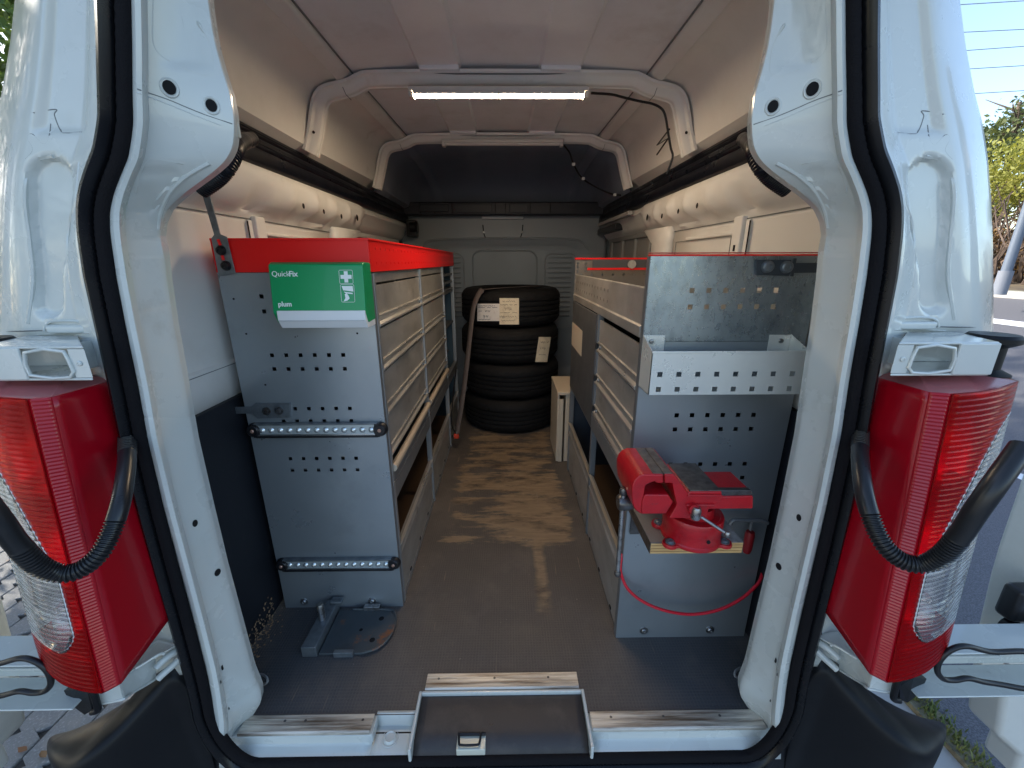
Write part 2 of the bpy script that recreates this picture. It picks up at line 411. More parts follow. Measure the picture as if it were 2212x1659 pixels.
def lathe(name, prof, cen, m, parent=None, seg=48, axis='z', smooth=True, wob=None, **k):
    """prof: list of (r, h)"""
    V, Fc = [], []; n = len(prof); cen = Vector(cen)
    for s in range(seg):
        a = 2*math.pi*s/seg
        for i, (r, h) in enumerate(prof):
            if wob: r, h = wob(s, i, r, h)
            if axis == 'z': V.append(cen+Vector((math.cos(a)*r, math.sin(a)*r, h)))
            elif axis == 'y': V.append(cen+Vector((math.cos(a)*r, h, math.sin(a)*r)))
            else: V.append(cen+Vector((h, math.cos(a)*r, math.sin(a)*r)))
    for s in range(seg):
        s2 = (s+1) % seg
        for i in range(n-1):
            Fc.append((s*n+i, s2*n+i, s2*n+i+1, s*n+i+1))
    o = mk(name, V, Fc, m, parent, smooth=smooth, **k)
    bm_ = bmesh.new(); bm_.from_mesh(o.data); bmesh.ops.remove_doubles(bm_, verts=bm_.verts, dist=1e-6)
    bmesh.ops.recalc_face_normals(bm_, faces=bm_.faces); bm_.to_mesh(o.data); bm_.free()
    if smooth:
        o.data.shade_smooth(); o.data.set_sharp_from_angle(angle=R(38))
    return o
def bolt(name, c, r, h, axis, m, parent, head='dome', washer=0.0):
    """a screw head standing h proud; axis 'x'/'y'/'z', h signed"""
    s = 1 if h > 0 else -1; h = abs(h)
    pr = [(0.0001, 0), (r*1.0, 0), (r, h*0.55), (r*0.82, h*0.9), (r*0.45, h), (r*0.42, h*0.6), (0.0001, h*0.6)]
    if washer: pr = [(0.0001, 0), (r*washer, 0), (r*washer, h*0.3), (r, h*0.3)]+[(a, b*0.8+h*0.3) for a, b in pr[2:]]
    return lathe(name, [(a, s*b) for a, b in pr], c, m, parent, seg=18, axis=axis)
def perforated(name, r, holes, y, th, m, parent, plane='xz', hs=0.006, bev=0.0):
    """sheet with real square holes; r=(u0,u1,v0,v1), holes list of (u,v)"""
    us, vs_ = {r[0], r[1]}, {r[2], r[3]}
    for (u, v) in holes: us |= {round(u-hs, 5), round(u+hs, 5)}; vs_ |= {round(v-hs, 5), round(v+hs, 5)}
    us, vs_ = sorted(us), sorted(vs_)
    def inh(u, v): return any(abs(u-a) < hs and abs(v-b) < hs for a, b in holes)
    idx, V, Fc = {}, [], []
    def vi(i, j, k):
        key = (i, j, k)
        if key not in idx:
            u, v, w_ = us[i], vs_[j], (y if k == 0 else y+th)
            V.append((u, w_, v) if plane == 'xz' else ((w_, u, v) if plane == 'yz' else (u, v, w_))); idx[key] = len(V)-1
        return idx[key]
    nu, nv = len(us)-1, len(vs_)-1
    solid = [[not inh((us[i]+us[i+1])/2, (vs_[j]+vs_[j+1])/2) for j in range(nv)] for i in range(nu)]
    for i in range(nu):
        for j in range(nv):
            if not solid[i][j]: continue
            Fc.append((vi(i, j, 0), vi(i+1, j, 0), vi(i+1, j+1, 0), vi(i, j+1, 0)))
            Fc.append((vi(i, j, 1), vi(i, j+1, 1), vi(i+1, j+1, 1), vi(i+1, j, 1)))
            for di, dj, (p, q) in ((-1, 0, ((i, j), (i, j+1))), (1, 0, ((i+1, j), (i+1, j+1))), (0, -1, ((i, j), (i+1, j))), (0, 1, ((i, j+1), (i+1, j+1)))):
                a, b = i+di, j+dj
                if a < 0 or b < 0 or a >= nu or b >= nv or not solid[a][b]:
                    Fc.append((vi(*p, 0), vi(*q, 0), vi(*q, 1), vi(*p, 1)))
    o = mk(name, V, Fc, m, parent, bev=bev); fix(o); return o
def text_mesh(name, s, loc, size, m, parent, rot=(R(90), 0, 0), bold=False, ext=0.0004, shear=0.0):
    c = bpy.data.curves.new(name, 'FONT'); c.body = s; c.size = size; c.extrude = ext; c.offset = size*0.022 if bold else 0.0
    c.shear = shear
    o = bpy.data.objects.new(name, c); col.objects.link(o)
    dg = bpy.context.evaluated_depsgraph_get(); me = bpy.data.meshes.new_from_object(o.evaluated_get(dg))
    bpy.data.objects.remove(o)
    me.materials.clear(); me.materials.append(m)
    o = bpy.data.objects.new(name, me); col.objects.link(o)
    o.parent = parent; o.location = Vector(loc)-wloc(parent); o.rotation_euler = rot
    return o
def lerp(a, b, t): return a+(b-a)*t
def table(rows):
    ks = sorted(rows)
    def f(v):
        if v <= ks[0]: return rows[ks[0]]
        for a, b in zip(ks, ks[1:]):
            if v <= b: return lerp(rows[a], rows[b], (v-a)/(b-a))
        return rows[ks[-1]]
    def g(v, s=9):
        return sum(f(v+d) for d in (-s, -s/2, 0, s/2, s))/5
    return g
def dup(o, d, parent=None):
    """copy of an object and its children, moved by d"""
    c = o.copy(); col.objects.link(c)
    if parent is not None: c.parent = parent
    c.location = Vector(o.location)+Vector(d)
    for ch in list(o.children):
        dup(ch, (0, 0, 0), c)
    return c
# ================================================================ VAN
XC = -0.018
def S(p, s):
    return Vector(p) if s < 0 else Vector((2*XC-p[0], p[1], p[2]))
def rel(s, r): return XC+s*r          # r = distance from the van's centre plane
van = thing('cargo_van', 'white high-roof cargo van seen through its open rear doorway, grey racks inside', 'van', (0, 0.66, 0))

# ---- floor board, with the notch behind the latch
mk('floor_board', [(rel(-1, .745), 3.15, 0), (rel(-1, .745), .60+.133, 0), (-.236, .733, 0), (-.236, .787, 0), (.196, .787, 0), (.196, .731, 0), (rel(1, .745), .731, 0), (rel(1, .745), 3.15, 0)],
   [(0, 1, 2, 3, 4, 5, 6, 7)], FLOORM, van, thick=.012)
# ---- door sill
def sill(x0, x1, label=None):
    rows = []
    for (y, z) in ((.655, -.050), (.658, -.037), (.664, -.033), (.684, -.031), (.6885, -.027), (.690, -.006), (.694, -.0025), (.736, -.0025)):
        rows.append([Vector((lerp(x0, x1, t/12), y, z)) for t in range(13)])
    o = sheet('sill_panel', rows, WHITE, van, thick=.002)
    return o
sill(rel(-1, .66), -.330)
sill(.196, rel(1, .66))
# step beside the latch cover on the left, with its plug
rows = []
for (y, z) in ((.655, -.050), (.658, -.037), (.664, -.033), (.700, -.031), (.726, -.029), (.731, -.006), (.735, .0015), (.741, .002)):
    rows.append([Vector((lerp(-.330, -.236, t/6), y, z)) for t in range(7)])
sheet('sill_step', rows, WHITE, van, thick=.002)
lathe('sill_plug', [(.0001, .004), (.0095, .004), (.012, .0065), (.0145, .004), (.016, 0), (.0195, .0012), (.021, 0)], (-.291, .700, -.031), WHITE, van, seg=28)
box('sill_edge', (-.3315, .690, -.030), (-.3285, .737, -.001), WHITE, van)
# raised white rim round the latch cover
boxes('latch_rim', [((-.236, .652, -.040), (-.2285, .7885, .0035)), ((.1885, .652, -.040), (.196, .7885, .0035)), ((-.2285, .7805, -.040), (.1885, .7885, .0035))], WHITE, van, bev=.0028, bseg=3)
# black latch cover sloping down to the seal
cv = []
for k, (y, z) in enumerate(((.784, -.010), (.776, -.007), (.70, -.014), (.684, -.017), (.676, -.024), (.655, -.040))):
    cv.append([Vector((lerp(-.2275, .1875, t/20), y, z)) for t in range(21)])
cover = sheet('latch_cover', cv, mat('scuffed_black_plastic', (0.038, 0.035, 0.036), 0.5, 0, c2=(0.075, 0.066, 0.06), nscale=9, nlo=.5, nhi=.75, bump=.3, bscale=300), van, thick=.002)
for (x, y) in ((-.165, .757), (.10, .757), (-.045, .716)):
    lathe('cover_screw', [(.0001, -.0005), (.0025, -.0005), (.0028, .001), (.0055, .001), (.0065, 0)], (x, y, -.0095 if y > .75 else -.0115), BLACK, cover, seg=16)
# striker opening and loop
q = [P(990, 1575, z=-.012), P(1050, 1577, z=-.012), P(1048, 1622, z=-.03), P(992, 1622, z=-.03)]
box('striker_plate', (q[0].x, .660, -.030), (q[1].x, .695, -.0105), mat('yellowed_white_metal', (.62, .62, .52), .4, .1), van, bev=.002)
xa, xb = q[0].x+.004, q[1].x-.012
tube('striker_loop', smooth_path([(xa, .694, -.009), (xa, .688, -.004), (xa+.002, .671, -.004), (xa+.008, .666, -.004), (xb-.008, .666, -.004), (xb-.002, .671, -.004), (xb, .688, -.004), (xb, .694, -.009)], 5), .0026, BLACK, van, seg=8)
tube('striker_bar', [(xa-.003, .690, -.006), (xb+.012, .690, -.006)], .0035, BLACK, van, seg=8)

# aluminium tread strips
def strip(x0, x1, y0, y1, holes):
    o = prism('tread_strip', [(y0, -.004), (y0, .003), (y0+.004, .0058), (y0+.012, .0042), (y1-.003, .0042), (y1, .001)], 'x', x0, x1, STRIPM, van, bev=.0006)
    for hx in holes:
        lathe('strip_screw', [(.0001, .0052), (.0028, .0052), (.0034, .0044)], (hx, (y0+y1)/2+.006, 0), DSTEEL, o, seg=12)
    for k in range(3):
        box('tread_rib', (x0+.002, y0+.015+k*.008, .0040), (x1-.002, y0+.017+k*.008, .0050), STRIPM, o, bev=0)
strip(rel(-1, .632), -.335, .6905, .735, [-.55, -.50, -.36])
strip(-.222, .184, .790, .836, [-.19, -.04, .105])
strip(.200, rel(1, .638), .6885, .733, [.25, .38, .52])

# ---- D pillars, traced as curves on the rear plane (y 0.66) and the inner edge (y 0.735)
T_out = table({-300: 214, -150: 218, 0: 221, 100: 224, 200: 225, 265: 225, 300: 218, 340: 208, 380: 193, 420: 182, 455: 179, 490: 179, 520: 181, 600: 191, 700: 214, 830: 243, 950: 268, 1100: 303, 1230: 336, 1350: 370, 1450: 398, 1500: 412, 1560: 426})
T_in = table({-300: 282, -150: 286, 0: 289, 100: 291, 200: 292, 265: 294, 300: 290, 340: 284, 380: 266, 420: 251, 455: 243, 490: 243, 520: 246, 600: 258, 700: 277, 830: 304, 950: 325, 1100: 361, 1230: 396, 1350: 428, 1450: 453, 1500: 462, 1530: 466, 1560: 470})
T_edge = table({-300: 430, -150: 440, 0: 449, 60: 458, 100: 466, 150: 480, 200: 496, 240: 504, 265: 506, 290: 506, 315: 503, 335: 494, 350: 483, 370: 460, 390: 433, 410: 405, 430: 380, 450: 360, 480: 347, 510: 344, 525: 348, 540: 351, 600: 358, 700: 373, 830: 397, 950: 418, 1100: 453, 1230: 485, 1350: 518, 1450: 545, 1490: 562, 1515: 563, 1540: 548, 1560: 534, 1590: 515})
rowsY = sorted(list(range(-300, 1600, 10))+[507, 513, 553, 559, 900, 904, 956, 961])
def pil_cols(py):
    a, e = T_in(py), T_edge(py, 5); wd = e-a
    f = lambda t_: lerp(.680, .732, t_)
    return [(a-6, .665), (a-1, .658), (a+5, .656), (a+13, .658), (a+18, .664), (a+22, .675), (a+27, .680)] + \
           [(lerp(a+27, e, t_), f(t_)) for t_ in (.12, .25, .38, .5, .62, .75, .88)]+[(e-2.5, .731), (e, .734)]
def pil_relief(j, py, t_):
    d = 0
    if 352 < py < 472 and .12 < t_ < .62: d += .006*min(1, (py-352)/14, (472-py)/14)
    if 510 < py < 556 and t_ > .02: d += .004
    if py < 150 and .30 < t_ < .80: d += .004*min(1, (150-py)/14)
    if 902 < py < 958 and t_ > .02: d += .0025
    if 200 < py < 290 and t_ > 0: d -= .0
    return d
def pil_y(px, py):
    c = pil_cols(py)
    for (x0, y0), (x1, y1) in zip(c, c[1:]):
        if px <= x1: break
    y = lerp(y0, y1, max(0, min(1, (px-x0)/(x1-x0))))
    a, e = c[6][0], c[-1][0]
    return y+pil_relief(0, py, (px-a)/(e-a))
for s in (-1, 1):
    rows = []
    for py in rowsY:
        c = pil_cols(py); r = []
        a, e = c[6][0], c[-1][0]
        for j, (px, y) in enumerate(c):
            d = pil_relief(j, py, (px-a)/(e-a)) if 6 <= j < len(c)-2 else 0
            r.append(S(P(px, py, y=y)+Vector((0, d, 0)), s))
        p2 = P(e, py, y=.734)
        r.append(S(p2+Vector((-.0015, .004, 0)), s))
        r.append(S(p2+Vector((-.004, .016, 0)), s))
        r.append(S(p2+Vector((-.03, .026, 0)), s))
        r.append(S(Vector((min(p2.x-.05, rel(-1, .70)), .770, p2.z)), s))
        rows.append(r)
    pil = sheet('rear_pillar', rows, WHITE, van, thick=.002, toff=-1 if s < 0 else 1, sharp=28)
    def ptube(nm, pts_, r_, m_, sm=4, lift=.0008, seg=6):
        q_ = [S(P(v.x, v.y, y=pil_y(v.x, v.y)-lift), s) for v in smooth_path([Vector((a_, b_, 0)) for a_, b_ in pts_], max(sm, 4)*2)]
        return tube(nm, q_, r_, m_, pil, seg=seg)
    # sealed seam between roof gusset and pillar
    ptube('seam', [(292, 190), (298, 193), (318, 200), (345, 209), (372, 219), (400, 231), (440, 247), (475, 259), (502, 268)], .0013, SEAMM)
    ptube('seam_bead', [(296, 200), (318, 208), (372, 229), (440, 257), (478, 271)], .0014, WHITE)
    ptube('seam', [(268, 528), (300, 528), (345, 527)], .0009, SEAMM)
    def hole(cx, cy, rx, rz, rim=True, name='pillar_hole'):
        y = pil_y(cx, cy); n = 20
        A = P(cx-6, cy, y=pil_y(cx-6, cy)); B = P(cx+6, cy, y=pil_y(cx+6, cy))
        ax = (B-A); ax.z = 0; ax.normalize(); nrm = Vector((ax.y, -ax.x, 0))
        c = P(cx, cy, y=y)+nrm*.0028
        V = [S(c+ax*math.cos(2*math.pi*k/n)*rx+Vector((0, 0, 1))*math.sin(2*math.pi*k/n)*rz, s) for k in range(n)]
        f = tuple(range(n)) if s < 0 else tuple(range(n-1, -1, -1))
        mk(name, V, [f], HOLE, pil)
        if rim:
            tube('hole_rim', [S(c+ax*math.cos(2*math.pi*k/n)*(rx+.0022)+Vector((0, 0, 1))*math.sin(2*math.pi*k/n)*(rz+.0022)-nrm*.0012, s) for k in range(n)], .0020, WHITE, pil, seg=8, closed=True)
    hole(366, 190, .0078, .0092)
    hole(457, 229, .0072, .0085)
    hole(372, 930, .0062, .0072)
    hole(394, 917, .0055, .0032, False)
    hole(419, 1130, .0055, .0075, False)
    hole(468, 1236, .0070, .0080, False)
    hole(478, 1442, .0035, .007, False)
    hole(474, 1474, .0025, .004, False)
    hole(492, 1530, .0025, .004, False)
    ptube('pressing_edge', [(452, 352), (425, 366), (400, 382), (375, 405), (357, 432), (345, 462), (340, 495)], .0040, WHITE, 5, 0, 8)
    ptube('pressing_edge', [(415, 356), (380, 350), (340, 344), (322, 345), (308, 362), (296, 400), (290, 440), (288, 470), (294, 486), (330, 494)], .0022, WHITE, 5, .0, 8)
    ptube('pressing_edge', [(372, -40), (425, 45), (452, 92), (462, 138), (458, 160), (440, 164), (400, 150), (350, 122), (331, 95), (329, 50), (332, -40)], .0022, WHITE, 5, .0, 8)
    ptube('pressing_edge', [(340, 127), (372, 137), (406, 150), (440, 164), (462, 172)], .0012, WHITE, 4, .0, 6)
    ptube('pressing_edge', [(300, 545), (348, 543)], .0018, WHITE, 2, .0)
    ptube('pressing_edge', [(352, 905), (392, 892)], .0015, WHITE, 2, .0)
    ptube('pressing_edge', [(352, 962), (385, 952), (404, 935)], .0018, WHITE, 3, .0)
    # scuffs low on the flange and the glue left by a sticker
    if s > 0:
        q_ = [S(P(a_, b_, y=pil_y(a_, b_)-.0006), s) for a_, b_ in ((318, 742), (325, 736), (332, 743), (340, 737), (350, 742), (355, 735), (345, 726), (334, 731), (324, 728))]
        mk('glue_mark', q_, [tuple(range(len(q_)-1, -1, -1))], mat('yellow_glue', (.52, .44, .16), .5), pil)
        q_ = [S(P(a_, b_, y=pil_y(a_, b_)-.0005), s) for a_, b_ in ((322, 702), (340, 704), (342, 728), (323, 730))]
        mk('torn_sticker', q_, [tuple(range(len(q_)-1, -1, -1))], mat('torn_sticker_paper', (.62, .62, .56), .7), pil)
    random.seed(31+s)
    for k in range(26 if s > 0 else 9):
        py_ = random.uniform(1150, 1530); a_ = T_in(py_)+30; b_ = T_edge(py_, 5)-4; px_ = random.uniform(a_, b_) if s > 0 else b_-random.random()**2*10
        l_ = random.uniform(2, 12 if s > 0 else 5)
        ptube('scuff', [(px_, py_), (px_+l_*.3*random.uniform(-1, 1.5), py_+l_*random.uniform(.3, 1))], random.uniform(.0003, .0009), mat('dark_scuff', (.12, .12, .11), .8), 2, .0002, 4)

# ---- weather seal all round the opening (closed loop)
half_o = [(lambda p: (p.x-XC, p.z))(P((T_out(py)+T_in(py))/2, py, y=.66)) for py in range(-60, 1540, 14)]
topz = half_o[0][1]
loop = []
for t in range(0, 11): loop.append((lerp(0, -(abs(half_o[0][0])-.06), t/10), 1.56))
for a in range(1, 9):
    an = math.pi/2*a/8
    loop.append((-(abs(half_o[0][0])-.06)-.06*math.sin(an), 1.50+.06*math.cos(an)))
loop += half_o
bx, bz = half_o[-1]
ZB = -.052
R0 = .085
for a in range(1, 13):
    an = math.pi/2*a/12
    loop.append((bx-.003+R0*(1-math.cos(an)) if False else lerp(bx, bx+R0, 1-math.cos(an)), lerp(bz, ZB, math.sin(an))))
x_end = loop[-1][0]
for t in range(1, 15): loop.append((lerp(x_end, 0, t/14), ZB+.006*math.sin(math.pi/2*t/14)*0))
full = [Vector((XC+x, .66, z)) for x, z in loop]+[Vector((XC-x, .66, z)) for x, z in reversed(loop[1:-1])]
# path runs down the left side, across, up the right: normal = T x Y ; make a>0 point inwards
BULB = [(.002, .004), (.002, -.010), (-.001, -.018), (-.007, -.022), (-.013, -.019), (-.017, -.011), (-.018, -.002), (-.016, .006)]
BAND = [(.003, .004), (.003, -.010), (.007, -.0135), (.014, -.0125), (.019, -.008), (.0205, .002), (.019, .006)]
test = (full[40]-full[39]).cross(Vector((0, 1, 0)))
sg = 1 if test.x > 0 else -1
seal = tag(sweep('door_seal', full, [(sg*a, b) for a, b in BULB], RUBBER, van, closed=True))
# ribbed cloth-covered grip band
rb = [(sg*a, b) for a, b in BAND]
fine = []
for i in range(len(full)):
    a, b = full[i], full[(i+1) % len(full)]
    n = max(1, int((b-a).length/.0045))
    for k in range(n): fine.append(a.lerp(b, k/n))
pts = fine; V = []; Fc = []; n_ = len(pts)
for i in range(n_):
    T = (pts[(i+1) % n_]-pts[i-1]).normalized(); N = T.cross(Vector((0, 1, 0))).normalized()
    g = 1.0 if i % 2 else 0.90
    for (u, v) in rb: V.append(pts[i]+N*u*(1 if abs(u) < .012 else (.985 if i % 2 else 1))+Vector((0, v*g, 0)))
np_ = len(rb)
for i in range(n_):
    for j in range(np_):
        Fc.append((i*np_+j, i*np_+(j+1) % np_, ((i+1) % n_)*np_+(j+1) % np_, ((i+1) % n_)*np_+j))
o = mk('seal_band', V, Fc, TRIMRUB, seal, smooth=True); fix(o)

# ---- outer rear body beside the opening, traced on the right, mirrored to the left
B_in = table({-200: 1902, 0: 1904, 200: 1906, 265: 1908, 300: 1915, 340: 1933, 380: 1946, 430: 1957, 480: 1961, 520: 1962, 600: 1952, 700: 1931, 830: 1903, 950: 1880, 1100: 1845, 1230: 1815, 1350: 1778, 1500: 1735, 1560: 1720})
B_o = table({-200: 2052, 0: 2069, 100: 2082, 200: 2101, 265: 2118, 300: 2124, 340: 2130, 430: 2137, 520: 2141, 640: 2143, 850: 2141, 900: 2135, 1000: 2118, 1100: 2098, 1200: 2072, 1300: 2046, 1400: 2020, 1600: 1985})
def keyhole(px, py):
    """depth of the tall hinge recess: wide and round at the top, narrowing downwards"""
    cy = max(386, min(650, py)); wd = 52 if cy < 470 else lerp(52, 34, min(1, (cy-470)/110))
    cx = 2008 if cy < 470 else lerp(2008, 2016, min(1, (cy-470)/120))
    d = wd-math.hypot(px-cx, py-cy)
    d = max(0, min(1, d/13))
    return .012*d*d*(3-2*d)
def corner_base(t): return .666+.028*min(1, max(0, t-.06)/.14)+.055*max(0, (t-.66)/.34)**2.0+.006*t
def corner_relief(px, py, t):
    dd = 0
    if t > .14:
        dd = keyhole(px, py)
        if py < 292 and .16 < t < .66: dd += .007*min(1, (292-py)/12)*min(1, (t-.16)/.08, (.66-t)/.08)
        if 708 < py and .22 < t < .86: dd += .005*min(1, (t-.22)/.06, (.86-t)/.06)*min(1, (py-708)/10)
    return dd
def corner_y(px, py):
    a, e = B_in(py), B_o(py); t = max(0, min(1, (px-a+24)/(e-a+24)))
    return corner_base(t)+corner_relief(px, py, t)
for s in (-1, 1):
    rows = []
    for py in range(-200, 1440, 7):
        a, e = B_in(py), B_o(py)
        # outer edge in metres, steady below the lamp top
        r = []
        for k in range(49):
            t = k/48
            px = lerp(a-24, e, t)
            y = corner_base(t)
            dd = 0
            dd = corner_relief(px, py, t)
            r.append(P(px, py, y=y)+Vector((0, dd, 0)))
        p = r[-1]
        r.append(p+Vector((.018, .05, 0))); r.append(p+Vector((.05, .22, 0))); r.append(p+Vector((.09, .60, 0)))
        if s < 0: r = [Vector((2*XC-v.x, v.y, v.z)) for v in r]
        rows.append(r)
    bp = sheet('rear_corner_panel', rows, WHITE, van, thick=.002, toff=1 if s < 0 else -1)
    def seam(pts_, rad=.0012, m_=SEAMM, nm='seam'):
        q_ = []
        for it in smooth_path([Vector((i_[0], i_[1], 0)) for i_ in pts_], 8):
            p = P(it[0], it[1], y=corner_y(it[0], it[1])-.0008)
            q_.append(p if s > 0 else Vector((2*XC-p.x, p.y, p.z)))
        tube(nm, q_, rad, m_, bp, seg=6)
    seam([(1907, 293, .693), (1930, 288, .696), (1970, 290, .700), (1982, 285, .7), (1994, 252, .702), (1992, 240, .703), (2050, 250, .713), (2076, 262, .722), (2100, 290, .735), (2122, 318, .752)], .0014)
    seam([(2060, -20, .716), (2066, 60, .718), (2072, 130, .720), (2078, 200, .722), (2084, 240, .726), (2122, 318, .752)], .0016)
    seam([(1936, 703, .6935), (1990, 704, .6985), (2050, 706, .712), (2110, 707, .742)], .0016)
    seam([(1930, 712, .694), (1986, 712, .6985), (2040, 714, .709)], .0024, WHITE, 'pressing_edge')
    seam([(2110, 715, .741), (2111, 820, .742), (2108, 900, .742)], .0016)
    seam([(2002, 270, .704), (2008, 305, .703), (2020, 312, .705), (2040, 292, .710), (2050, 300, .712), (2040, 325, .709), (2056, 345, .713)], .0013, SEAMM)
    seam([(2078, 335, .724), (2095, 350, .733), (2086, 385, .728)], .0013, SEAMM)
    seam([(1942, 352, .705), (1952, 430, .70), (1968, 480, .704), (1974, 540, .704), (1972, 620, .7)], .0028, WHITE, 'pressing_edge')
    seam([(1998, 338, .699), (2030, 345, .703), (2052, 372, .708), (2060, 430, .712), (2052, 520, .712), (2048, 600, .712), (2060, 690, .716)], .0035, WHITE, 'pressing_edge')

# ---- interior: upper walls and roof
UP = [(.738, 1.40), (.722, 1.43), (.695, 1.447), (.668, 1.462), (.656, 1.505), (.644, 1.565), (.628, 1.608), (.606, 1.634), (.57, 1.648), (.535, 1.653), (.528, 1.646), (.500, 1.660), (.486, 1.672)]
RF = [(.484, 1.676), (.455, 1.680), (.268, 1.692), (.258, 1.684), (.136, 1.686), (.126, 1.694), (0, 1.696)]
YS = [.79, .9, 1.1, 1.3, 1.5, 1.7, 1.9, 2.1, 2.3, 2.45]
for s in (-1, 1):
    rows = [[Vector((rel(s, r), y, z+.02*max(0, (y-1.6)/.75))) for r, z in UP] for y in YS]
    sheet('upper_wall', rows, WHITEIN, van, thick=.002, toff=1 if s < 0 else -1)
    tube('roof_seam', [Vector((rel(s, .4855), y, 1.6725+.02*max(0, (y-1.6)/.75))) for y in YS[:-1]+[2.34]], .0028, SEAMM, van, seg=6)
    for dy in (0.0,):
        tube('roof_rail_edge', [Vector((rel(s, .531), y, 1.648+.02*max(0, (y-1.6)/.75))) for y in YS[:-1]+[2.34]], .003, WHITEIN, van, seg=6)
prof = [(-a, b) for a, b in RF]+[(a, b) for a, b in reversed(RF[:-1])]
rows = [[Vector((XC+r, y, z+.02*max(0, (y-1.6)/.75))) for r, z in prof] for y in YS]
sheet('roof_panel', rows, ROOFIN, van, thick=.002, smooth=False)
# the roof end over the cab, its dimness put into the grey
allp = [(-a, b) for a, b in UP+RF]+[(a, b) for a, b in reversed((UP+RF)[:-1])]
rows = []
for (y, zs, xs, z0) in ((2.42, 1.0, 1.0, 0), (2.7, .97, 1.0, 0), (2.95, .86, .99, 0), (3.1, .70, .98, 0), (3.19, .45, .96, 0), (3.225, .15, .94, 0), (3.23, 0, .93, 0)):
    rows.append([Vector((XC+r*xs, y, 1.385+(z-1.385)*zs*1.06)) for r, z in allp])
sheet('cab_roof_panel', rows, CAPG, van, thick=.002)

def arch(y, dz, wdt, th, nm='roof_arch'):
    pth = [Vector((XC-r, y, z)) for r, z in ((.664, 1.443+dz*.2), (.658, 1.455+dz*.5), (.640, 1.50+dz), (.622, 1.56+dz), (.610, 1.592+dz), (.590, 1.615+dz), (.56, 1.626+dz), (.52, 1.633+dz), (.49, 1.642+dz), (.46, 1.655+dz), (.42, 1.661+dz), (.2, 1.664+dz), (0, 1.665+dz))]
    pth = smooth_path(pth, 4)
    pth = pth+[Vector((2*XC-p.x, p.y, p.z)) for p in reversed(pth[:-1])]
    # a is outward (up / to the wall)
    T = (pth[1]-pth[0]).cross(Vector((0, 1, 0))); sgn = 1 if T.x < 0 else -1
    h = wdt/2
    pr = [(.012, -h-.012), (.004, -h-.010), (0, -h), (-.004, -h+.003), (-th, -h+.010), (-th-.003, -h+.016), (-th-.003, -.006), (-th+.004, 0), (-th-.003, .006), (-th-.003, h-.014), (-th, h-.008), (-.004, h), (.004, h+.014), (.012, h+.014)]
    a = sweep(nm, pth, [(sgn*u, v) for u, v in pr], WHITEIN, van)
    return a, pth
a1, pth1 = arch(1.60, .003, .062, .020)
a2, pth2 = arch(2.35, .022, .060, .020)
for a_, pp, y in ((a1, pth1, 1.60), (a2, pth2, 2.35)):
    for k in (28, len(pp)-29):
        p = pp[k]; q_ = pp[k+1]
        d = (q_-p).normalized(); n_ = Vector((-d.z, 0, d.x)); n_ = n_ if n_.z < 0 else -n_
        tube('arch_joint', [p+n_*.006+Vector((0, -.036, 0)), p+n_*.0235+Vector((0, -.024, 0)), p+n_*.0235+Vector((0, .024, 0))], .0011, SEAMM, a_, seg=6)
# roof panel ends meeting the arch: lapped tabs of the swages
for y, dz in ((1.553, .0), (2.306, .018)):
    for sx in (-1, 1):
        box('swage_tab', (rel(sx, .262), y-.012, 1.672+dz), (rel(sx, .132), y+.030, 1.688+dz), ROOFIN, van, bev=.004)
    tube('roof_seam', [Vector((rel(-1, .47), y+.012, 1.668+dz)), Vector((rel(-1, .25), y+.012, 1.672+dz)), Vector((rel(-1, .14), y+.011, 1.668+dz)), Vector((rel(1, .14), y+.011, 1.668+dz)), Vector((rel(1, .25), y+.012, 1.672+dz)), Vector((rel(1, .47), y+.012, 1.668+dz))], .0022, SEAMM, van, seg=6)
for s in (-1, 1):
    lathe('wall_clip', [(.0001, .004), (.004, .004), (.005, 0)], (rel(s, .633), 1.565, 1.50), BLACK, van, seg=10, axis='y')

# ---- cantrail (bulging, with pressings), side walls and posts
def cant(s):
    rows = []
    base = [(.752, 1.196), (.748, 1.208), (.742, 1.216), (.726, 1.226), (.704, 1.240), (.688, 1.262), (.680, 1.288), (.678, 1.312), (.682, 1.334), (.70, 1.35)]
    ny = 150
    for i in range(ny):
        y = lerp(.75, 3.12, i/(ny-1)); r = []
        for k, (rr, z) in enumerate(base):
            d = 0.0; dz_ = 0
            if 1.32 < y < 2.12 and 2 <= k <= 7:
                ph = (y-1.32)/.8
                f = math.sin(ph*math.pi)
                b_ = max(0, math.sin((y-1.40)*2*math.pi/.165))
                d -= .020*f*b_*(1 if k in (4, 5, 6) else .5)
                d += .014*f*(1 if k in (3, 4) else 0)
            if 1.22 < y < 1.34 and 3 <= k <= 5: d += .018*math.sin((y-1.22)/.12*math.pi)
            if y > 2.12: d += .035*min(1, (y-2.12)/.1)*(1 if k < 7 else .4)
            r.append(Vector((rel(s, rr+d), y, z+dz_)))
        rows.append(r)
    return sheet('cantrail', rows, WHITEIN, van, thick=.002, toff=1 if s < 0 else -1)
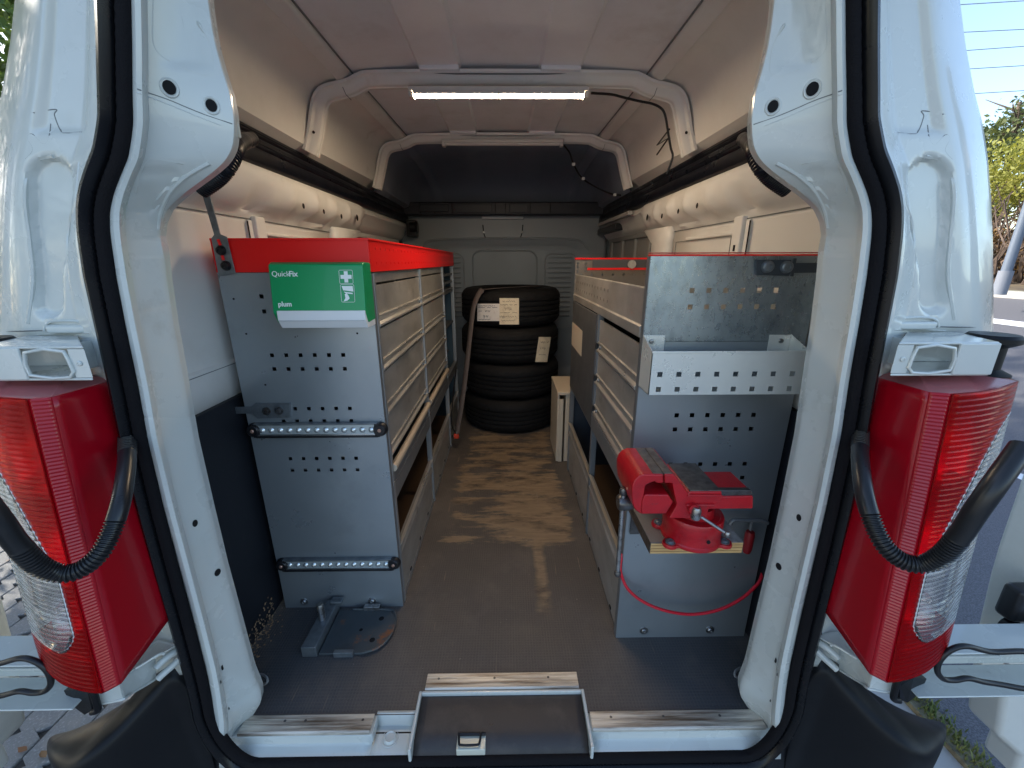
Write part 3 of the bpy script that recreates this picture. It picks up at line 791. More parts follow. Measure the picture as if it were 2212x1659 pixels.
for s in (-1, 1):
    cant(s)
    for (y, z, k) in ((1.50, 1.262, .007), (1.66, 1.262, .007), (1.83, 1.262, .008), (2.02, 1.275, .012)):
        lathe('cantrail_hole', [(.0001, 0), (k, 0), (k+.002, -.001*s)], (rel(s, .672), y, z), HOLE, van, seg=14, axis='x')
    # wall skin
    X = .748
    rows = [[Vector((rel(s, X+dx), y, z)) for y in (.755, 1.0, 1.31, 1.6, 1.93)] for z, dx in ((.70, 0), (.79, 0), (.806, -.004), (.815, -.004), (.822, .003), (1.0, .006), (1.19, .004), (1.21, 0))]
    sheet('side_wall', rows, WHITEIN, van, thick=.002, toff=1 if s > 0 else -1)
    tube('wall_seam', [Vector((rel(s, X-.0035), y, .810)) for y in (.76, 1.2, 1.9)], .0012, SEAMM, van, seg=6)
    tube('wall_seam', [Vector((rel(s, X-.001), .76, 1.203)), Vector((rel(s, X-.001), 1.9, 1.203))], .0016, SEAMM, van, seg=6)
    # vertical post with its lip and slot
    box('wall_post', (rel(s, X-.016), 1.312, .70), (rel(s, X+.01), 1.362, 1.212), WHITEIN, van, bev=.004)
    box('wall_post_lip', (rel(s, X-.005), 1.290, .70), (rel(s, X+.01), 1.3105, 1.20), WHITEIN, van, bev=.003)
    tube('wall_seam', [Vector((rel(s, X-.004), 1.288, .72)), Vector((rel(s, X-.004), 1.288, 1.196))], .0022, HOLE, van, seg=6)
    box('post_slot', (rel(s, X-.0175), 1.330, 1.110), (rel(s, X-.012), 1.340, 1.128), HOLE, van, bev=0)
    box('wall_post_lip', (rel(s, X-.004), 1.366, 1.16), (rel(s, X+.01), 1.74, 1.172), WHITEIN, van, bev=.003)
    tube('wall_seam', [Vector((rel(s, X-.001), 1.39, .72)), Vector((rel(s, X-.001), 1.39, 1.158)), Vector((rel(s, X-.001), 1.84, 1.158)), Vector((rel(s, X-.001), 1.84, .72))], .0015, SEAMM, van, seg=6)
    # B pillar
    V = [(rel(s, r), y, z) for z in (.70, 1.05, 1.16, 1.225) for r, y in ((X+.004, 1.885), (X-.018, 1.90), (X-.030, 1.915), (X-.030-(.02 if z > 1.2 else 0), 2.06), (X-.012, 2.085), (X+.02, 2.09))]
    rowsB = [V[i*6:(i+1)*6] for i in range(4)]
    rowsB[3] = [(a, b+(.07 if b > 2.0 else -.02), c) for a, b, c in rowsB[3]]
    sheet('b_pillar', [[Vector(v) for v in r] for r in rowsB], WHITEIN, van, thick=.003, toff=0)
    # sliding door inner skin ahead of the B pillar
    box('sliding_door_skin', (rel(s, .775), 2.06, .0), (rel(s, .79), 3.15, 1.34), mat('grey_door_skin', (.30, .30, .29), .45), van, bev=0)
    for yy in (2.22, 2.47, 2.74, 3.02):
        box('door_rib', (rel(s, .758), yy, .70), (rel(s, .776), yy+.035, 1.22), MATS['grey_door_skin'] if s > 0 else WHITEIN, van, bev=.005)
    box('door_rib', (rel(s, .756), 2.1, 1.205), (rel(s, .776), 3.1, 1.235), MATS['grey_door_skin'] if s > 0 else WHITEIN, van, bev=.004)
    box('door_gap', (rel(s, .772), 2.095, .72), (rel(s, .7745), 2.12, 1.22), HOLE, van, bev=0)
    # black liner on the lower wall
    box('wall_liner', (rel(s, .733), .765, .004), (rel(s, .75), 3.14, .722), LINER, van, bev=.003)
box('door_guide_rail', (.640, 2.30, 1.315), (.665, 3.05, 1.335), mat('pale_grey_rail', (.42, .41, .39), .5), van, bev=.003)
box('door_guide_rail', (.655, 2.62, 1.262), (.735, 3.12, 1.300), BLACK, van, bev=.006)

# ---- black duct rails along both sides
for s in (-1, 1):
    pr = [(.735, 1.438), (.700, 1.446), (.690, 1.440), (.688, 1.426), (.692, 1.420), (.688, 1.414), (.688, 1.396), (.692, 1.391), (.687, 1.386), (.683, 1.366), (.684, 1.350), (.692, 1.342), (.735, 1.345)]
    V = []
    y0, y1 = 1.165, 3.14
    poly = [(rel(s, a), z) for a, z in pr]
    prism('side_duct', poly, 'y', y0, y1, DUCT, van, bev=.0012)
    for z in (1.432, 1.405):
        tube('duct_bead', [Vector((rel(s, .6885), y, z)) for y in (y0+.01, 2.0, y1)], .0022, DUCT, van, seg=8)
# ragged black sleeve where the duct meets each rear pillar
for s in (-1, 1):
    path = [S(P(a_, b_, y=y_), s) for a_, b_, y_ in ((545, 300, 1.20), (528, 305, 1.02), (513, 312, .88), (503, 328, .81), (493, 350, .79), (478, 372, .785), (456, 391, .785), (430, 408, .785))]
    sp = smooth_path(path, 14)
    V, Fc = tube_geo(sp, lambda t: .0165*(1.0 if int(t*98) % 2 else .90), 16)
    mk('corrugated_sleeve', V, Fc, DUCT, van, smooth=True)
for (a, b) in ((506, 268),):
    c = P(a+3, b+5, y=.745); box('sleeve_tab', c+Vector((-.006, 0, -.016)), c+Vector((.005, .004, .01)), CREAM, van, bev=.003)

# ---- bulkhead with its pressings
bk = []
xs = [rel(-1, .75)+i*(1.5/60) for i in range(61)]
zs_ = [.0+i*(1.40/56) for i in range(57)]
def rr_sdf(x, z, cx, cz, hx, hz, r):
    dx, dz = abs(x-cx)-hx+r, abs(z-cz)-hz+r
    return math.hypot(max(dx, 0), max(dz, 0))+min(max(dx, dz), 0)-r
def relief(x, z):
    d = 0
    d += .020*max(0, min(1, -rr_sdf(x, z, XC, .72, .62, .50, .16)/.03))
    return d
for z in zs_:
    bk.append([Vector((x, 3.15+relief(x, z), z)) for x in xs])
bulk = sheet('bulkhead', bk, BULK, van, thick=.003, toff=1)
def rrect(cx, cz, hx, hz, r, y, n=6):
    out = []
    for q, (sx, sz) in enumerate(((1, 1), (-1, 1), (-1, -1), (1, -1))):
        for k in range(n+1):
            a = math.pi/2*(q+k/n)
            out.append(Vector((cx+sx*(hx-r)+r*math.cos(a), y, cz+sz*(hz-r)+r*math.sin(a))))
    return out
tube('bulkhead_pressing', rrect(XC+.002, .86, .238, .295, .06, 3.166), .007, BULK, bulk, seg=8, closed=True)
mk('bulkhead_plate', rrect(XC+.002, .86, .232, .289, .055, 3.163), [tuple(range(27, -1, -1))], BULK, bulk)
for sx in (-1, 1):
    tube('bulkhead_pressing', rrect(rel(sx, .42), .86, .115, .275, .05, 3.167), .006, BULK, bulk, seg=8, closed=True)
    for k in range(13):
        box('vent_louvre', (rel(sx, .325), 3.152, 1.105-k*.036), (rel(sx, .50), 3.168, 1.111-k*.036), mat('pale_louvre_edge', (.20, .21, .22), .32, .3), bulk, bev=.0015)
tube('bulkhead_pressing', smooth_path([Vector((XC+a, 3.1475, b)) for a, b in ((-.155, 1.335), (-.148, 1.275), (-.13, 1.242), (-.08, 1.238))], 4), .004, HOLE, bulk, seg=6)
tube('bulkhead_pressing', smooth_path([Vector((XC+a, 3.1475, b)) for a, b in ((.135, 1.335), (.128, 1.275), (.11, 1.242), (.07, 1.238))], 4), .004, HOLE, bulk, seg=6)
tube('bulkhead_pressing', [Vector((XC+a, 3.1475, 1.238)) for a in (-.07, .06)], .004, HOLE, bulk, seg=6)
for a in (-.15, .13):
    bolt('bulkhead_bolt', (XC+a, 3.147, 1.285), .009, -.006, 'y', STEEL, bulk)
box('bulkhead_top_lip', (XC-.16, 3.125, 1.372), (XC+.14, 3.149, 1.392), mat('grey_metal_lip', (.28, .29, .31), .4, .3), bulk, bev=.002)
# upper wall of the bulkhead curving forward (crease)
tube('bulkhead_pressing', smooth_path([Vector((XC+a, 3.148, b)) for a, b in ((-.62, 1.16), (-.56, 1.22), (-.44, 1.235), (-.2, 1.24), (.2, 1.24), (.44, 1.235), (.56, 1.22), (.62, 1.16))], 5), .010, BULK, bulk, seg=8)
beam = box('cab_header_beam', (rel(-1, .72), 3.04, 1.392), (rel(1, .72), 3.14, 1.475), mat('blue_black_header_plastic', (.018, .020, .030), .45, 0), van, bev=.008)
for x in (-.60, -.50, -.38, -.08, -.01, .16, .30):
    box('header_joint', (x, 3.036, 1.40), (x+.006, 3.041, 1.468), HOLE, beam, bev=0)
boxes('header_moulding', [((-.36, 3.030, 1.405), (-.10, 3.042, 1.462)), ((.02, 3.030, 1.405), (.15, 3.042, 1.462)), ((-.60, 3.026, 1.41), (-.40, 3.042, 1.458))], MATS['blue_black_header_plastic'], beam, bev=.004)
# belt reel on the left by the bulkhead
lathe('belt_reel', [(.0001, -.03), (.035, -.03), (.045, -.02), (.045, .02), (.035, .03), (.0001, .03)], (-.655, 3.06, 1.31), BLACK, van, seg=20, axis='x')
box('belt_bracket', (-.70, 3.03, 1.25), (-.635, 3.12, 1.36), BLACK, van, bev=.006)
for s in (-1, 1):
    tube('floor_loop', smooth_path([S(P(a_, b_, z=z_), s) for a_, b_, z_ in ((540, 1466, .004), (552, 1459, .016), (566, 1457, .018), (576, 1464, .018), (577, 1474, .012), (566, 1480, .004))], 5), .0032, mat('grey_eyelet', (.35, .36, .37), .4, .6), van, seg=8)

# ---- dirt gathered along the left liner
random.seed(5)
V = []; Fc = []
for k in range(260):
    y = random.uniform(.80, 1.04); d = abs(random.gauss(0, .02)); h = random.random()**2*.10*(y-.75)/.3
    c = Vector((rel(-1, .731)+(.0015 if h > .006 else d), y, max(.0012, h))); r = random.uniform(.0012, .0045)
    n0 = len(V)
    for q in range(5):
        a = 2*math.pi*q/5; rr = r*random.uniform(.6, 1.3)
        V.append(c+(Vector((0, math.cos(a)*rr, math.sin(a)*rr)) if h > .006 else Vector((math.cos(a)*rr, math.sin(a)*rr, 0))))
    V.append(c+Vector((.0016, 0, .0014)))
    for q in range(5): Fc.append((n0+q, n0+(q+1) % 5, n0+5))
tag(mk('dirt_crumbs', V, Fc, DIRT, van), kind='stuff')

# ---- outside skins (seen only when stepping aside, and they keep the daylight out)
for s in (-1, 1):
    prof_ = [(.905, -.30), (.95, -.10), (.955, .55), (.945, .95), (.91, 1.25), (.88, 1.45), (.82, 1.66), (.74, 1.76), (.55, 1.80), (.0, 1.82)]
    rows = [[Vector((rel(s, r), y, z)) for r, z in prof_] for y in (1.34, 2.2, 3.2, 4.2, 4.6)]
    sheet('outer_skin', rows, WHITE, van, thick=.002, toff=1 if s > 0 else -1)
# back end of the raised roof above the opening
rows = []
for k in range(13):
    t = k/12
    rows.append([Vector((XC+lerp(-.765, .765, t), yy, zz-.10*abs(2*t-1)**3)) for yy, zz in ((.665, 1.565), (.66, 1.60), (.68, 1.70), (.74, 1.77), (.86, 1.80))])
sheet('roof_rear_panel', rows, WHITE, van, thick=.003, toff=0)
box('roof_lining_end', (XC-.50, .665, 1.575), (XC+.50, .72, 1.70), WHITE, van, bev=.004)
box('cab_block', (XC-.90, 3.26, -.30), (XC+.90, 4.62, 1.60), WHITE, van, bev=.12, bseg=4)
box('chassis_pan', (XC-.88, .70, -.34), (XC+.88, 4.4, -.03), BLKPL, van, bev=.01)
# ================================================================ TAIL LAMPS
def tail_lamp(s, label):
    root = box('tail_lamp_base', (rel(s, .668), .668, .43), (rel(s, .80), .70, .88), BLKPL, van, bev=.004); root.name = 'tail_lamp'
    root['label'] = label
    def sec(t):
        yA = .672
        yb = lerp(.575, .530, t)
        return [Vector((rel(s, .655), lerp(.668, .645, t), lerp(.888, .405, t))), Vector((rel(s, .655), yb, lerp(.890, .382, t))),
                Vector((rel(s, .680), yb-.008, lerp(.890, .372, t)))]
    # opaque inner cheek
    n = 30
    rows = []
    for i in range(n+1):
        t = i/n; a, b, c = sec(t)
        rows.append([a.lerp(b, k/8)+Vector((0, 0, 0)) for k in range(9)])
    sheet('lamp_cheek', rows, LAMPR, root, thick=.0015, toff=1 if s < 0 else -1)
    # ribbed rear strip
    rows = []; N = 176
    for i in range(N+1):
        t = i/N; a, b, c = sec(t)
        d = .0010*(1 if i % 2 else 0)
        r = []
        for k in range(7):
            p = b.lerp(c, k/6); e = d if 1 <= k <= 5 else -.0006
            r.append(p+Vector((0, -e, 0)))
        rows.append(r)
    sheet('lamp_rib_strip', rows, LAMPR, root, thick=.0012, toff=1 if s < 0 else -1, sharp=12)
    # lens surface, split in red and clear areas
    def L(u, t):       # u 0 inner .. 1 outer, t 0 top .. 1 bottom
        a, b, c = sec(t)
        x = lerp(.680, .826-.006*t, u); y = c.y+.040*u**2.0
        zt = lerp(.890, .897, u); zb = lerp(.372, .385, u)+.030*max(0, u-.55)**1.2
        return Vector((rel(s, x), y, lerp(zt, zb, t)))
    NU, NT = 26, 230
    def clear(u, t):
        if u < .16: return False
        bnd = .10+.46*(1-(u-.16)/.84)**1.7
        if t < bnd: return False
        lim = .865 if u > .45 else .865-.09*(1-(u-.16)/.29)**2
        return t < lim
    for nm, m_, want in (('red_lens', LENSR, False), ('clear_lens', LENSC, True)):
        V, Fc, idx = [], [], {}
        def vi(i, j):
            if (i, j) not in idx:
                u, t = i/NU, j/NT
                d = .0007*((j//2) % 2) if .04 < u < .97 else 0
                if want: d += .006*max(0, 1-((u-.5)/.36)**2-((t-.79)/.075)**2)
                idx[(i, j)] = len(V); V.append(L(u, t)+Vector((0, -d, 0)))
            return idx[(i, j)]
        for i in range(NU):
            for j in range(NT):
                if clear((i+.5)/NU, (j+.5)/NT) == want: Fc.append((vi(i, j), vi(i+1, j), vi(i+1, j+1), vi(i, j+1)))
        o = mk(nm, V, Fc, m_, root, smooth=True, thick=.0016, toff=1 if s < 0 else -1, sharp=11)
    # pale bead along the joint of the two colours
    bp_ = [L(.165, .56+(t_)*.22) for t_ in (1.0, .5, 0)]+[L(u, .10+.46*(1-(u-.16)/.84)**1.7) for u in (.2, .3, .4, .5, .6, .8, 1.0)]
    bp_ = [L(.30, .835), L(.20, .805)]+bp_
    tube('lens_joint', [p+Vector((0, -.0012, 0)) for p in bp_], .0012, WPL, root, seg=6)
    # outer return and lid
    rows = [[L(1, i/20), L(1, i/20)+Vector((s*.008, .03, 0)), L(1, i/20)+Vector((s*.012, .085, 0))] for i in range(21)]
    sheet('lamp_side_lens', rows[:3], LENSR, root, thick=.0016, toff=1 if s < 0 else -1)
    sheet('lamp_side_lens', rows[2:], LENSC, root, thick=.0016, toff=1 if s < 0 else -1)
    a, b, c = sec(0)
    lid = [a, b, c, L(.3, 0), L(.6, 0), L(1, 0), L(1, 0)+Vector((s*.012, .085, 0)), Vector((rel(s, .72), .675, .905))]
    mk('lamp_lid', lid, [tuple(range(len(lid)))], mat('milky_red_lid', (.70, .25, .25), .25, trans=.55), root, thick=.0015)
    a, b, c = sec(1)
    lid = [a, b, c, L(.3, 1), L(.6, 1), L(1, 1), L(1, 1)+Vector((s*.012, .085, 0)), Vector((rel(s, .72), .665, .40))]
    mk('lamp_floor', lid, [tuple(range(len(lid)))], LAMPR, root, thick=.0015)
    # reflector bowls and bulbs inside
    rows = []
    for i in range(25):
        t = .02+.96*i/24; r = []
        for k in range(9):
            u = k/8; p = L(u*.70+.03, t); cell = abs(math.sin(t*math.pi*3.1))
            r.append(p+Vector((0, .018+.040*math.sin(u*math.pi)*cell, 0)))
        rows.append(r)
    sheet('reflector', rows, REFL, root, thick=.001)
    for t in (.30, .74):
        lathe('bulb', [(.0001, -.022), (.006, -.020), (.0085, -.012), (.0085, 0), (.005, .012), (.0001, .012)], L(.5, t)+Vector((0, .035, 0)), LENSC if t > .5 else LENSR, root, seg=16, axis='y')
    mk('lamp_divider', [L(.02, .885)+Vector((0, .003, 0)), L(.97, .885)+Vector((0, .003, 0)), L(.97, .885)+Vector((0, .05, 0)), L(.02, .885)+Vector((0, .06, 0))], [(0, 1, 2, 3)], LAMPR, root, thick=.003)
    return root
tail_lamp(-1, 'left tail lamp, bright daylight on its red cheek')
tail_lamp(1, 'right tail lamp, dark cheek and glowing lens')

# ================================================================ HINGES, ARMS, BUMPER, DOORS
def quadsheet(nm, pts_, m_, par, s, th=.0025):
    V = [S(P(a, b, y=y), s) for a, b, y in pts_]
    o = mk(nm, V, [tuple(range(len(V)))], m_, par, thick=th, bev=0)
    o.modifiers['solid'].offset = 0
    return o
def LC(a, b): return (a*.2031, 1324.9+b*.2031)
for s in (-1, 1):
    # upper hinge: a hollow pressed box
    o_ = -.030
    trap = [(rel(s, .612), .600), (rel(s, .768), .600), (rel(s, .80), .690), (rel(s, .712), .692)]
    h = prism('upper_hinge', trap, 'z', .9570, .9612, WHITE, van, bev=.0018)
    prism('hinge_plate', trap, 'z', .9078, .9120, WHITE, h, bev=.0018)
    boxes('hinge_wall', [((rel(s, .7075), .598, .9095), (rel(s, .770), .603, .9595))], WHITE, h, bev=.002)
    prism('hinge_wall', [(rel(s, .612), .6005), (rel(s, .6375), .6005), (rel(s, .730), .690), (rel(s, .712), .690)], 'z', .9122, .9568, WHITE, h, bev=.001)
    box('hinge_web', (rel(s, .64), .678, .9125), (rel(s, .84), .681, .9565), WHITE, h, bev=0)
    box('hinge_web', (rel(s, .672), .635, .9125), (rel(s, .6745), .677, .9565), WHITE, h, bev=0)
    tube('hinge_rim', [Vector((rel(s, a+o_), .5995, b)) for a, b in ((.672, .953), (.70, .957), (.73, .952), (.735, .934), (.733, .917), (.70, .912), (.674, .914), (.667, .922), (.669, .94))], .0026, WHITE, h, seg=8, closed=True)
    for a in (.625, .735): bolt('hinge_rivet', (rel(s, a), .600, .935), .004, -.002, 'y', WHITE, h)
    box('hinge_pad', (rel(s, .67), .684, .966), (rel(s, .755), .696, .980), WHITE, h, bev=.004)
    tube('pressing_edge', smooth_path([Vector((rel(s, a), .692, b)) for a, b in ((.68, .972), (.70, .985), (.75, .985), (.765, .97))], 4), .0022, WHITE, h, seg=6)
    # lower hinge: folded bracket with two rounded tongues
    lo = quadsheet('lower_hinge', [LC(1010, 735)+(.570,), LC(1272, 735)+(.570,), LC(1322, 908)+(.570,), LC(1072, 962)+(.570,)], WHITE, van, s, .004)
    quadsheet('hinge_web', [LC(1272, 700)+(.576,), LC(1450, 590)+(.610,), LC(1650, 480)+(.650,), LC(1655, 690)+(.646,), LC(1500, 775)+(.612,), LC(1322, 895)+(.575,)], WHITE, lo, s)
    quadsheet('hinge_cover', [LC(1250, 735)+(.574,), LC(1440, 590)+(.606,), LC(1730, 425)+(.640,), LC(1880, 340)+(.660,), LC(1850, 300)+(.672,), LC(1680, 290)+(.676,), LC(1400, 420)+(.676,), LC(1100, 600)+(.66,)], WHITE, lo, s)
    quadsheet('hinge_return', [LC(1012, 735)+(.571,), LC(1072, 962)+(.571,), LC(1040, 962)+(.62,), LC(985, 745)+(.62,)], WHITE, lo, s)
    ed_ = [LC(1072, 962)+(.568,), LC(1200, 938)+(.568,), LC(1322, 908)+(.569,), LC(1400, 850)+(.590,), LC(1520, 782)+(.614,), LC(1645, 705)+(.640,)]
    tube('hinge_rim', smooth_path([S(P(a, b, y=y), s) for a, b, y in ed_], 4), .0026, WHITE, lo, seg=8)
    ed_ = [LC(1440, 588)+(.604,), LC(1560, 515)+(.618,), LC(1680, 440)+(.632,), LC(1730, 425)+(.638,), LC(1745, 440)+(.638,)]
    tube('hinge_rim', smooth_path([S(P(a, b, y=y), s) for a, b, y in ed_], 4), .0026, WHITE, lo, seg=8)
    for e_ in (((1655, 590, .632), (1700, 535, .640), (1790, 455, .652), (1880, 395, .664)), ((1680, 700, .634), (1740, 640, .642), (1830, 560, .654), (1915, 480, .664))):
        tube('hinge_tongue', smooth_path([S(P(*LC(a, b), y=y), s) for a, b, y in e_], 4), lambda t_: .0065+.001*t_, WHITE, lo, seg=12)
    tube('seam', smooth_path([S(P(*LC(a, b), y=y), s) for a, b, y in ((1850, 300, .668), (1885, 330, .664), (1900, 370, .662))], 3), .0018, BLACK, lo, seg=6)
    # long channel arm to the door
    arm = boxes('hinge_arm', [((rel(s, .80), .575, .366), (rel(s, 1.27), .640, .370)), ((rel(s, .815), .570, .262), (rel(s, 1.27), .635, .266)), ((rel(s, .80), .636, .266), (rel(s, 1.27), .641, .366)),
                              ((rel(s, .86), .630, .285), (rel(s, 1.04), .6355, .293))], WHITE, van, bev=.002)
    quadsheet('arm_block', [LC(712, 795)+(.600,), LC(850, 775)+(.585,), LC(960, 800)+(.585,), LC(1005, 870)+(.585,), LC(1010, 1010)+(.585,), LC(930, 1050)+(.595,), LC(790, 950)+(.605,)], BLKPL, arm, s, .010)
    tube('arm_strap', smooth_path([S(P(*LC(a, b), y=y), s) for a, b, y in ((845, 760, .575), (860, 700, .585), (960, 715, .580), (900, 790, .568), (960, 800, .562), (1000, 860, .560), (1030, 960, .560), (1040, 1030, .562), (985, 1050, .568))], 5), .0055, BLKPL, arm, seg=10)
    box('arm_foot', (rel(s, 1.20), .6415, .262), (rel(s, 1.275), .7015, .370), WHITE, arm, bev=.004)
    # wire check loop
    tube('check_loop', smooth_path([Vector((rel(s, a), .552+max(0, a-1.05)*1.0, z)) for a, z in ((1.20, .375), (1.15, .392), (1.05, .392), (.95, .402), (.89, .402), (.84, .416), (.815, .408), (.802, .385), (.805, .358), (.822, .338), (.845, .334), (.87, .338), (.92, .325), (1.05, .312), (1.16, .315), (1.20, .335))], 6), .0048, BLACK, van, seg=10)
    # upper roller hinge at the edge of the picture
    rl = lathe('door_roller', [(.0001, -.040), (.030, -.039), (.034, -.034), (.034, -.026), (.020, -.018), (.020, .018), (.034, .026), (.034, .034), (.030, .039), (.0001, .040)], (rel(s, .822), .655, .925), BLKPL, van, seg=28)
    # bumper end: shelf bounded by a rounded ridge that turns round the corner
    RC = [(1650, 1655, .676), (1690, 1600, .676), (1722, 1520, .676), (1745, 1462, .676), (1772, 1436, .675), (1790, 1440, .670), (1803, 1457, .662), (1848, 1505, .632), (1893, 1554, .602), (1930, 1585, .582), (1966, 1611, .566), (1985, 1618, .565), (1999, 1620, .568), (2015, 1611, .578), (2030, 1592, .602), (2038, 1572, .650), (2040, 1560, .74)]
    rows = []
    for i, (a, b, y) in enumerate(RC):
        p = P(a, b, y=y)
        j0, j1 = max(i-1, 0), min(i+1, len(RC)-1)
        T = P(RC[j1][0], RC[j1][1], y=RC[j1][2])-P(RC[j0][0], RC[j0][1], y=RC[j0][2]); T.z = 0; T.normalize()
        o2 = Vector((T.y, -T.x, 0))
        k_ = max(0, (i-12)/4)
        bk = Vector((min(p.x, .80)-.03*k_, .715+.06*k_, p.z+.025+.01*k_)) if i > 3 else p+Vector((0, .03, .002))
        if i <= 3: o2 = Vector((0, -.2, 0))
        r = [bk, bk.lerp(p, .5)+Vector((0, 0, .004)), bk.lerp(p, .80)+Vector((0, 0, .004)), p-o2*.004+Vector((0, 0, .0015)), p+o2*.006+Vector((0, 0, -.006)), p+o2*.010+Vector((0, 0, -.020)), p+o2*.010+Vector((0, 0, -.07)), p+o2*.004+Vector((0, 0, -.20)), p-o2*.03+Vector((0, 0, -.42))]
        if i <= 3: r = r[:6]+[r[5]+Vector((0, 0, -.012*k_i)) for k_i in (1, 2, 3)]
        rows.append([v if s > 0 else Vector((2*XC-v.x, v.y, v.z)) for v in r])
    bm_o = sheet('bumper_end', rows, BLKPL, van, thick=.003, toff=1 if s < 0 else -1, sub=2, sharp=180)
    # greasy latch tucked between seal and lamp
    lt = box('door_latch', (rel(s, .672), .60, .455), (rel(s, .700), .665, .560), BLACK, van, bev=.004)
    for k in range(4): bolt('latch_stud', (rel(s, .685), .600, .475+k*.022), .0065, -.006, 'y', DSTEEL, lt)
    # corrugated wiring conduit from the body to the door
    pts_ = [(275, 945, .655), (274, 1000, .60), (262, 1080, .545), (240, 1150, .515), (212, 1200, .495), (170, 1232, .48), (125, 1238, .47), (80, 1218, .46), (35, 1172, .45), (0, 1125, .44), (-50, 1060, .44), (-110, 980, .46)]
    pp = smooth_path([S(P(a, b, y=y), s) for a, b, y in pts_], 10)
    dist = [0]
    for a, b in zip(pp, pp[1:]): dist.append(dist[-1]+(b-a).length)
    fp = []; step = .0012; tot = dist[-1]; k = 0
    for i in range(int(tot/step)):
        d = i*step
        while dist[k+1] < d: k += 1
        fp.append(pp[k].lerp(pp[k+1], (d-dist[k])/(dist[k+1]-dist[k])))
    def rad(t):
        cor = t < .10 or .36 < t < .68
        d = t*tot
        return .0118*(1.02 if not cor else (1.06 if (d % .0048) < .0030 else .86))
    V, Fc = tube_geo(fp, rad, 18)
    mk('wiring_conduit', V, Fc, HOSE, van, smooth=True)
    # open rear door, folded back beyond the body side
    DW = mat('door_inner_white', (.66, .65, .60), .40, 0, c2=(.54, .52, .47), nscale=5, nlo=.5, nhi=.8, rvar=.08)
    D = [(1.016, 1.56), (1.024, .70), (1.034, .52), (1.041, .45), (1.063, .30), (1.086, .19), (1.12, .05), (1.20, -.02), (1.205, -.09), (1.66, -.09), (1.66, 1.56)]
    D = [((a-.018)*1.112+.018, 1.08+(b-1.08)*1.112 if a < 1.3 and b < 1.5 else b) for a, b in D]
    d0 = prism('rear_door', [(rel(s, a), b) for a, b in D], 'y', .702, .780, DW, van, bev=.014, bseg=4)
    prism('door_inner_panel', [(rel(s, a), b) for a, b in ((1.19, .60), (1.18, 1.48), (1.60, 1.48), (1.60, .03), (1.34, -.03), (1.25, .16))], 'y', .695, .703, DW, d0, bev=.006, bseg=3)
    c = P(2183, 1376, y=.69); c2_ = P(2177, 1440, y=.69)
    for q_, r_ in ((c, .016), (c2_, .014)):
        lathe('door_stud', [(.0001, -.004), (.007, -.005), (.009, -.001), (r_, -.001), (r_+.002, 0)], (rel(s, q_.x-XC), .697, q_.z), mat('bolt_zinc', (.42, .38, .36), .4, .6), d0, seg=22, axis='y')
    box('door_hinge_plate', (rel(s, c.x-XC-.03), .6945, c.z-.10), (rel(s, c.x-XC+.06), .6995, c.z+.045), DW, d0, bev=.002)
    c = P(2200, 1320, y=.66)
    boxes('door_lock', [((rel(s, c.x-XC-.012), .655, c.z-.03), (rel(s, c.x-XC+.05), .692, c.z+.05))], BLACK, d0, bev=.010)
    lathe('door_lock_knob', [(.0001, -.02), (.016, -.018), (.020, -.008), (.020, 0)], (rel(s, c.x-XC+.01), .675, c.z-.05), BLACK, d0, seg=20, axis='y')

# ================================================================ ROOF LIGHTS AND WIRES
def roof_light(y, x0, x1, z, lit, label):
    t = thing('strip_light', label, 'light', ((x0+x1)/2, y, z))
    box('light_housing', (x0, y-.022, z+.004), (x1, y+.018, z+.020), OFFTUBE, t, bev=.004)
    if lit:
        box('light_tube', (x0+.018, y-.020, z-.0045), (x1-.018, y+.014, z-.0005), LEDM, t, bev=0)
        boxes('tube_shade', [((x0+.016, y-.0235, z-.0035), (x1-.016, y-.0205, z+.006)), ((x0+.016, y+.0145, z-.0035), (x1-.016, y+.018, z+.006))], OFFTUBE, t, bev=.001)
    else:
        prism('light_tube', [(y-.018, z+.004), (y-.015, z-.004), (y-.006, z-.008), (y+.004, z-.004), (y+.008, z+.004)], 'x', x0+.010, x1-.010, OFFTUBE, t, bev=.001)
    for x in (x0+.009, x1-.009):
        box('end_cap', (x-.008, y-.020, z-.012), (x+.008, y+.014, z+.006), OFFTUBE, t, bev=.003)
    if lit: box('joint_clip', ((x0+x1)/2-.004, y-.0225, z-.0125), ((x0+x1)/2+.004, y+.01, z-.001), OFFTUBE, t, bev=.001)
    return t
roof_light(1.575, -.322, .275, 1.612, True, 'lit warm strip light fixed below the nearer roof arch')
roof_light(2.325, -.325, .290, 1.650, False, 'unlit strip light fixed below the farther roof arch')
wire = [P(a, b, y=y) for a, b, y in ((1277, 201, 1.61), (1320, 204, 1.63), (1345, 210, 1.64), (1378, 218, 1.645), (1408, 224, 1.645), (1428, 234, 1.645), (1437, 250, 1.645), (1443, 285, 1.645), (1449, 320, 1.645), (1453, 340, 1.645), (1440, 376, 1.66))]
tag(tube('light_cable', smooth_path(wire, 5), .0042, BLACK, None, seg=8), 'black cable clipped along the right leg of the nearer roof arch', 'cable')
wire = [P(a, b, y=y) for a, b, y in ((1216, 312, 2.33), (1230, 330, 2.40), (1238, 352, 2.48), (1256, 383, 2.56), (1285, 403, 2.60), (1318, 418, 2.56), (1340, 422, 2.50))]
c2_ = tag(tube('light_cable', smooth_path(wire, 6), .0048, BLACK, None, seg=8), 'loose black cable drooping from the unlit strip light', 'cable')
for a, b, y in ((1239, 355, 2.475), (1260, 386, 2.55), (1328, 421, 2.53)):
    p = P(a, b, y=y); box('cable_clip', p-Vector((.008, .008, .007)), p+Vector((.008, .008, .007)), WPL, c2_, bev=.002)
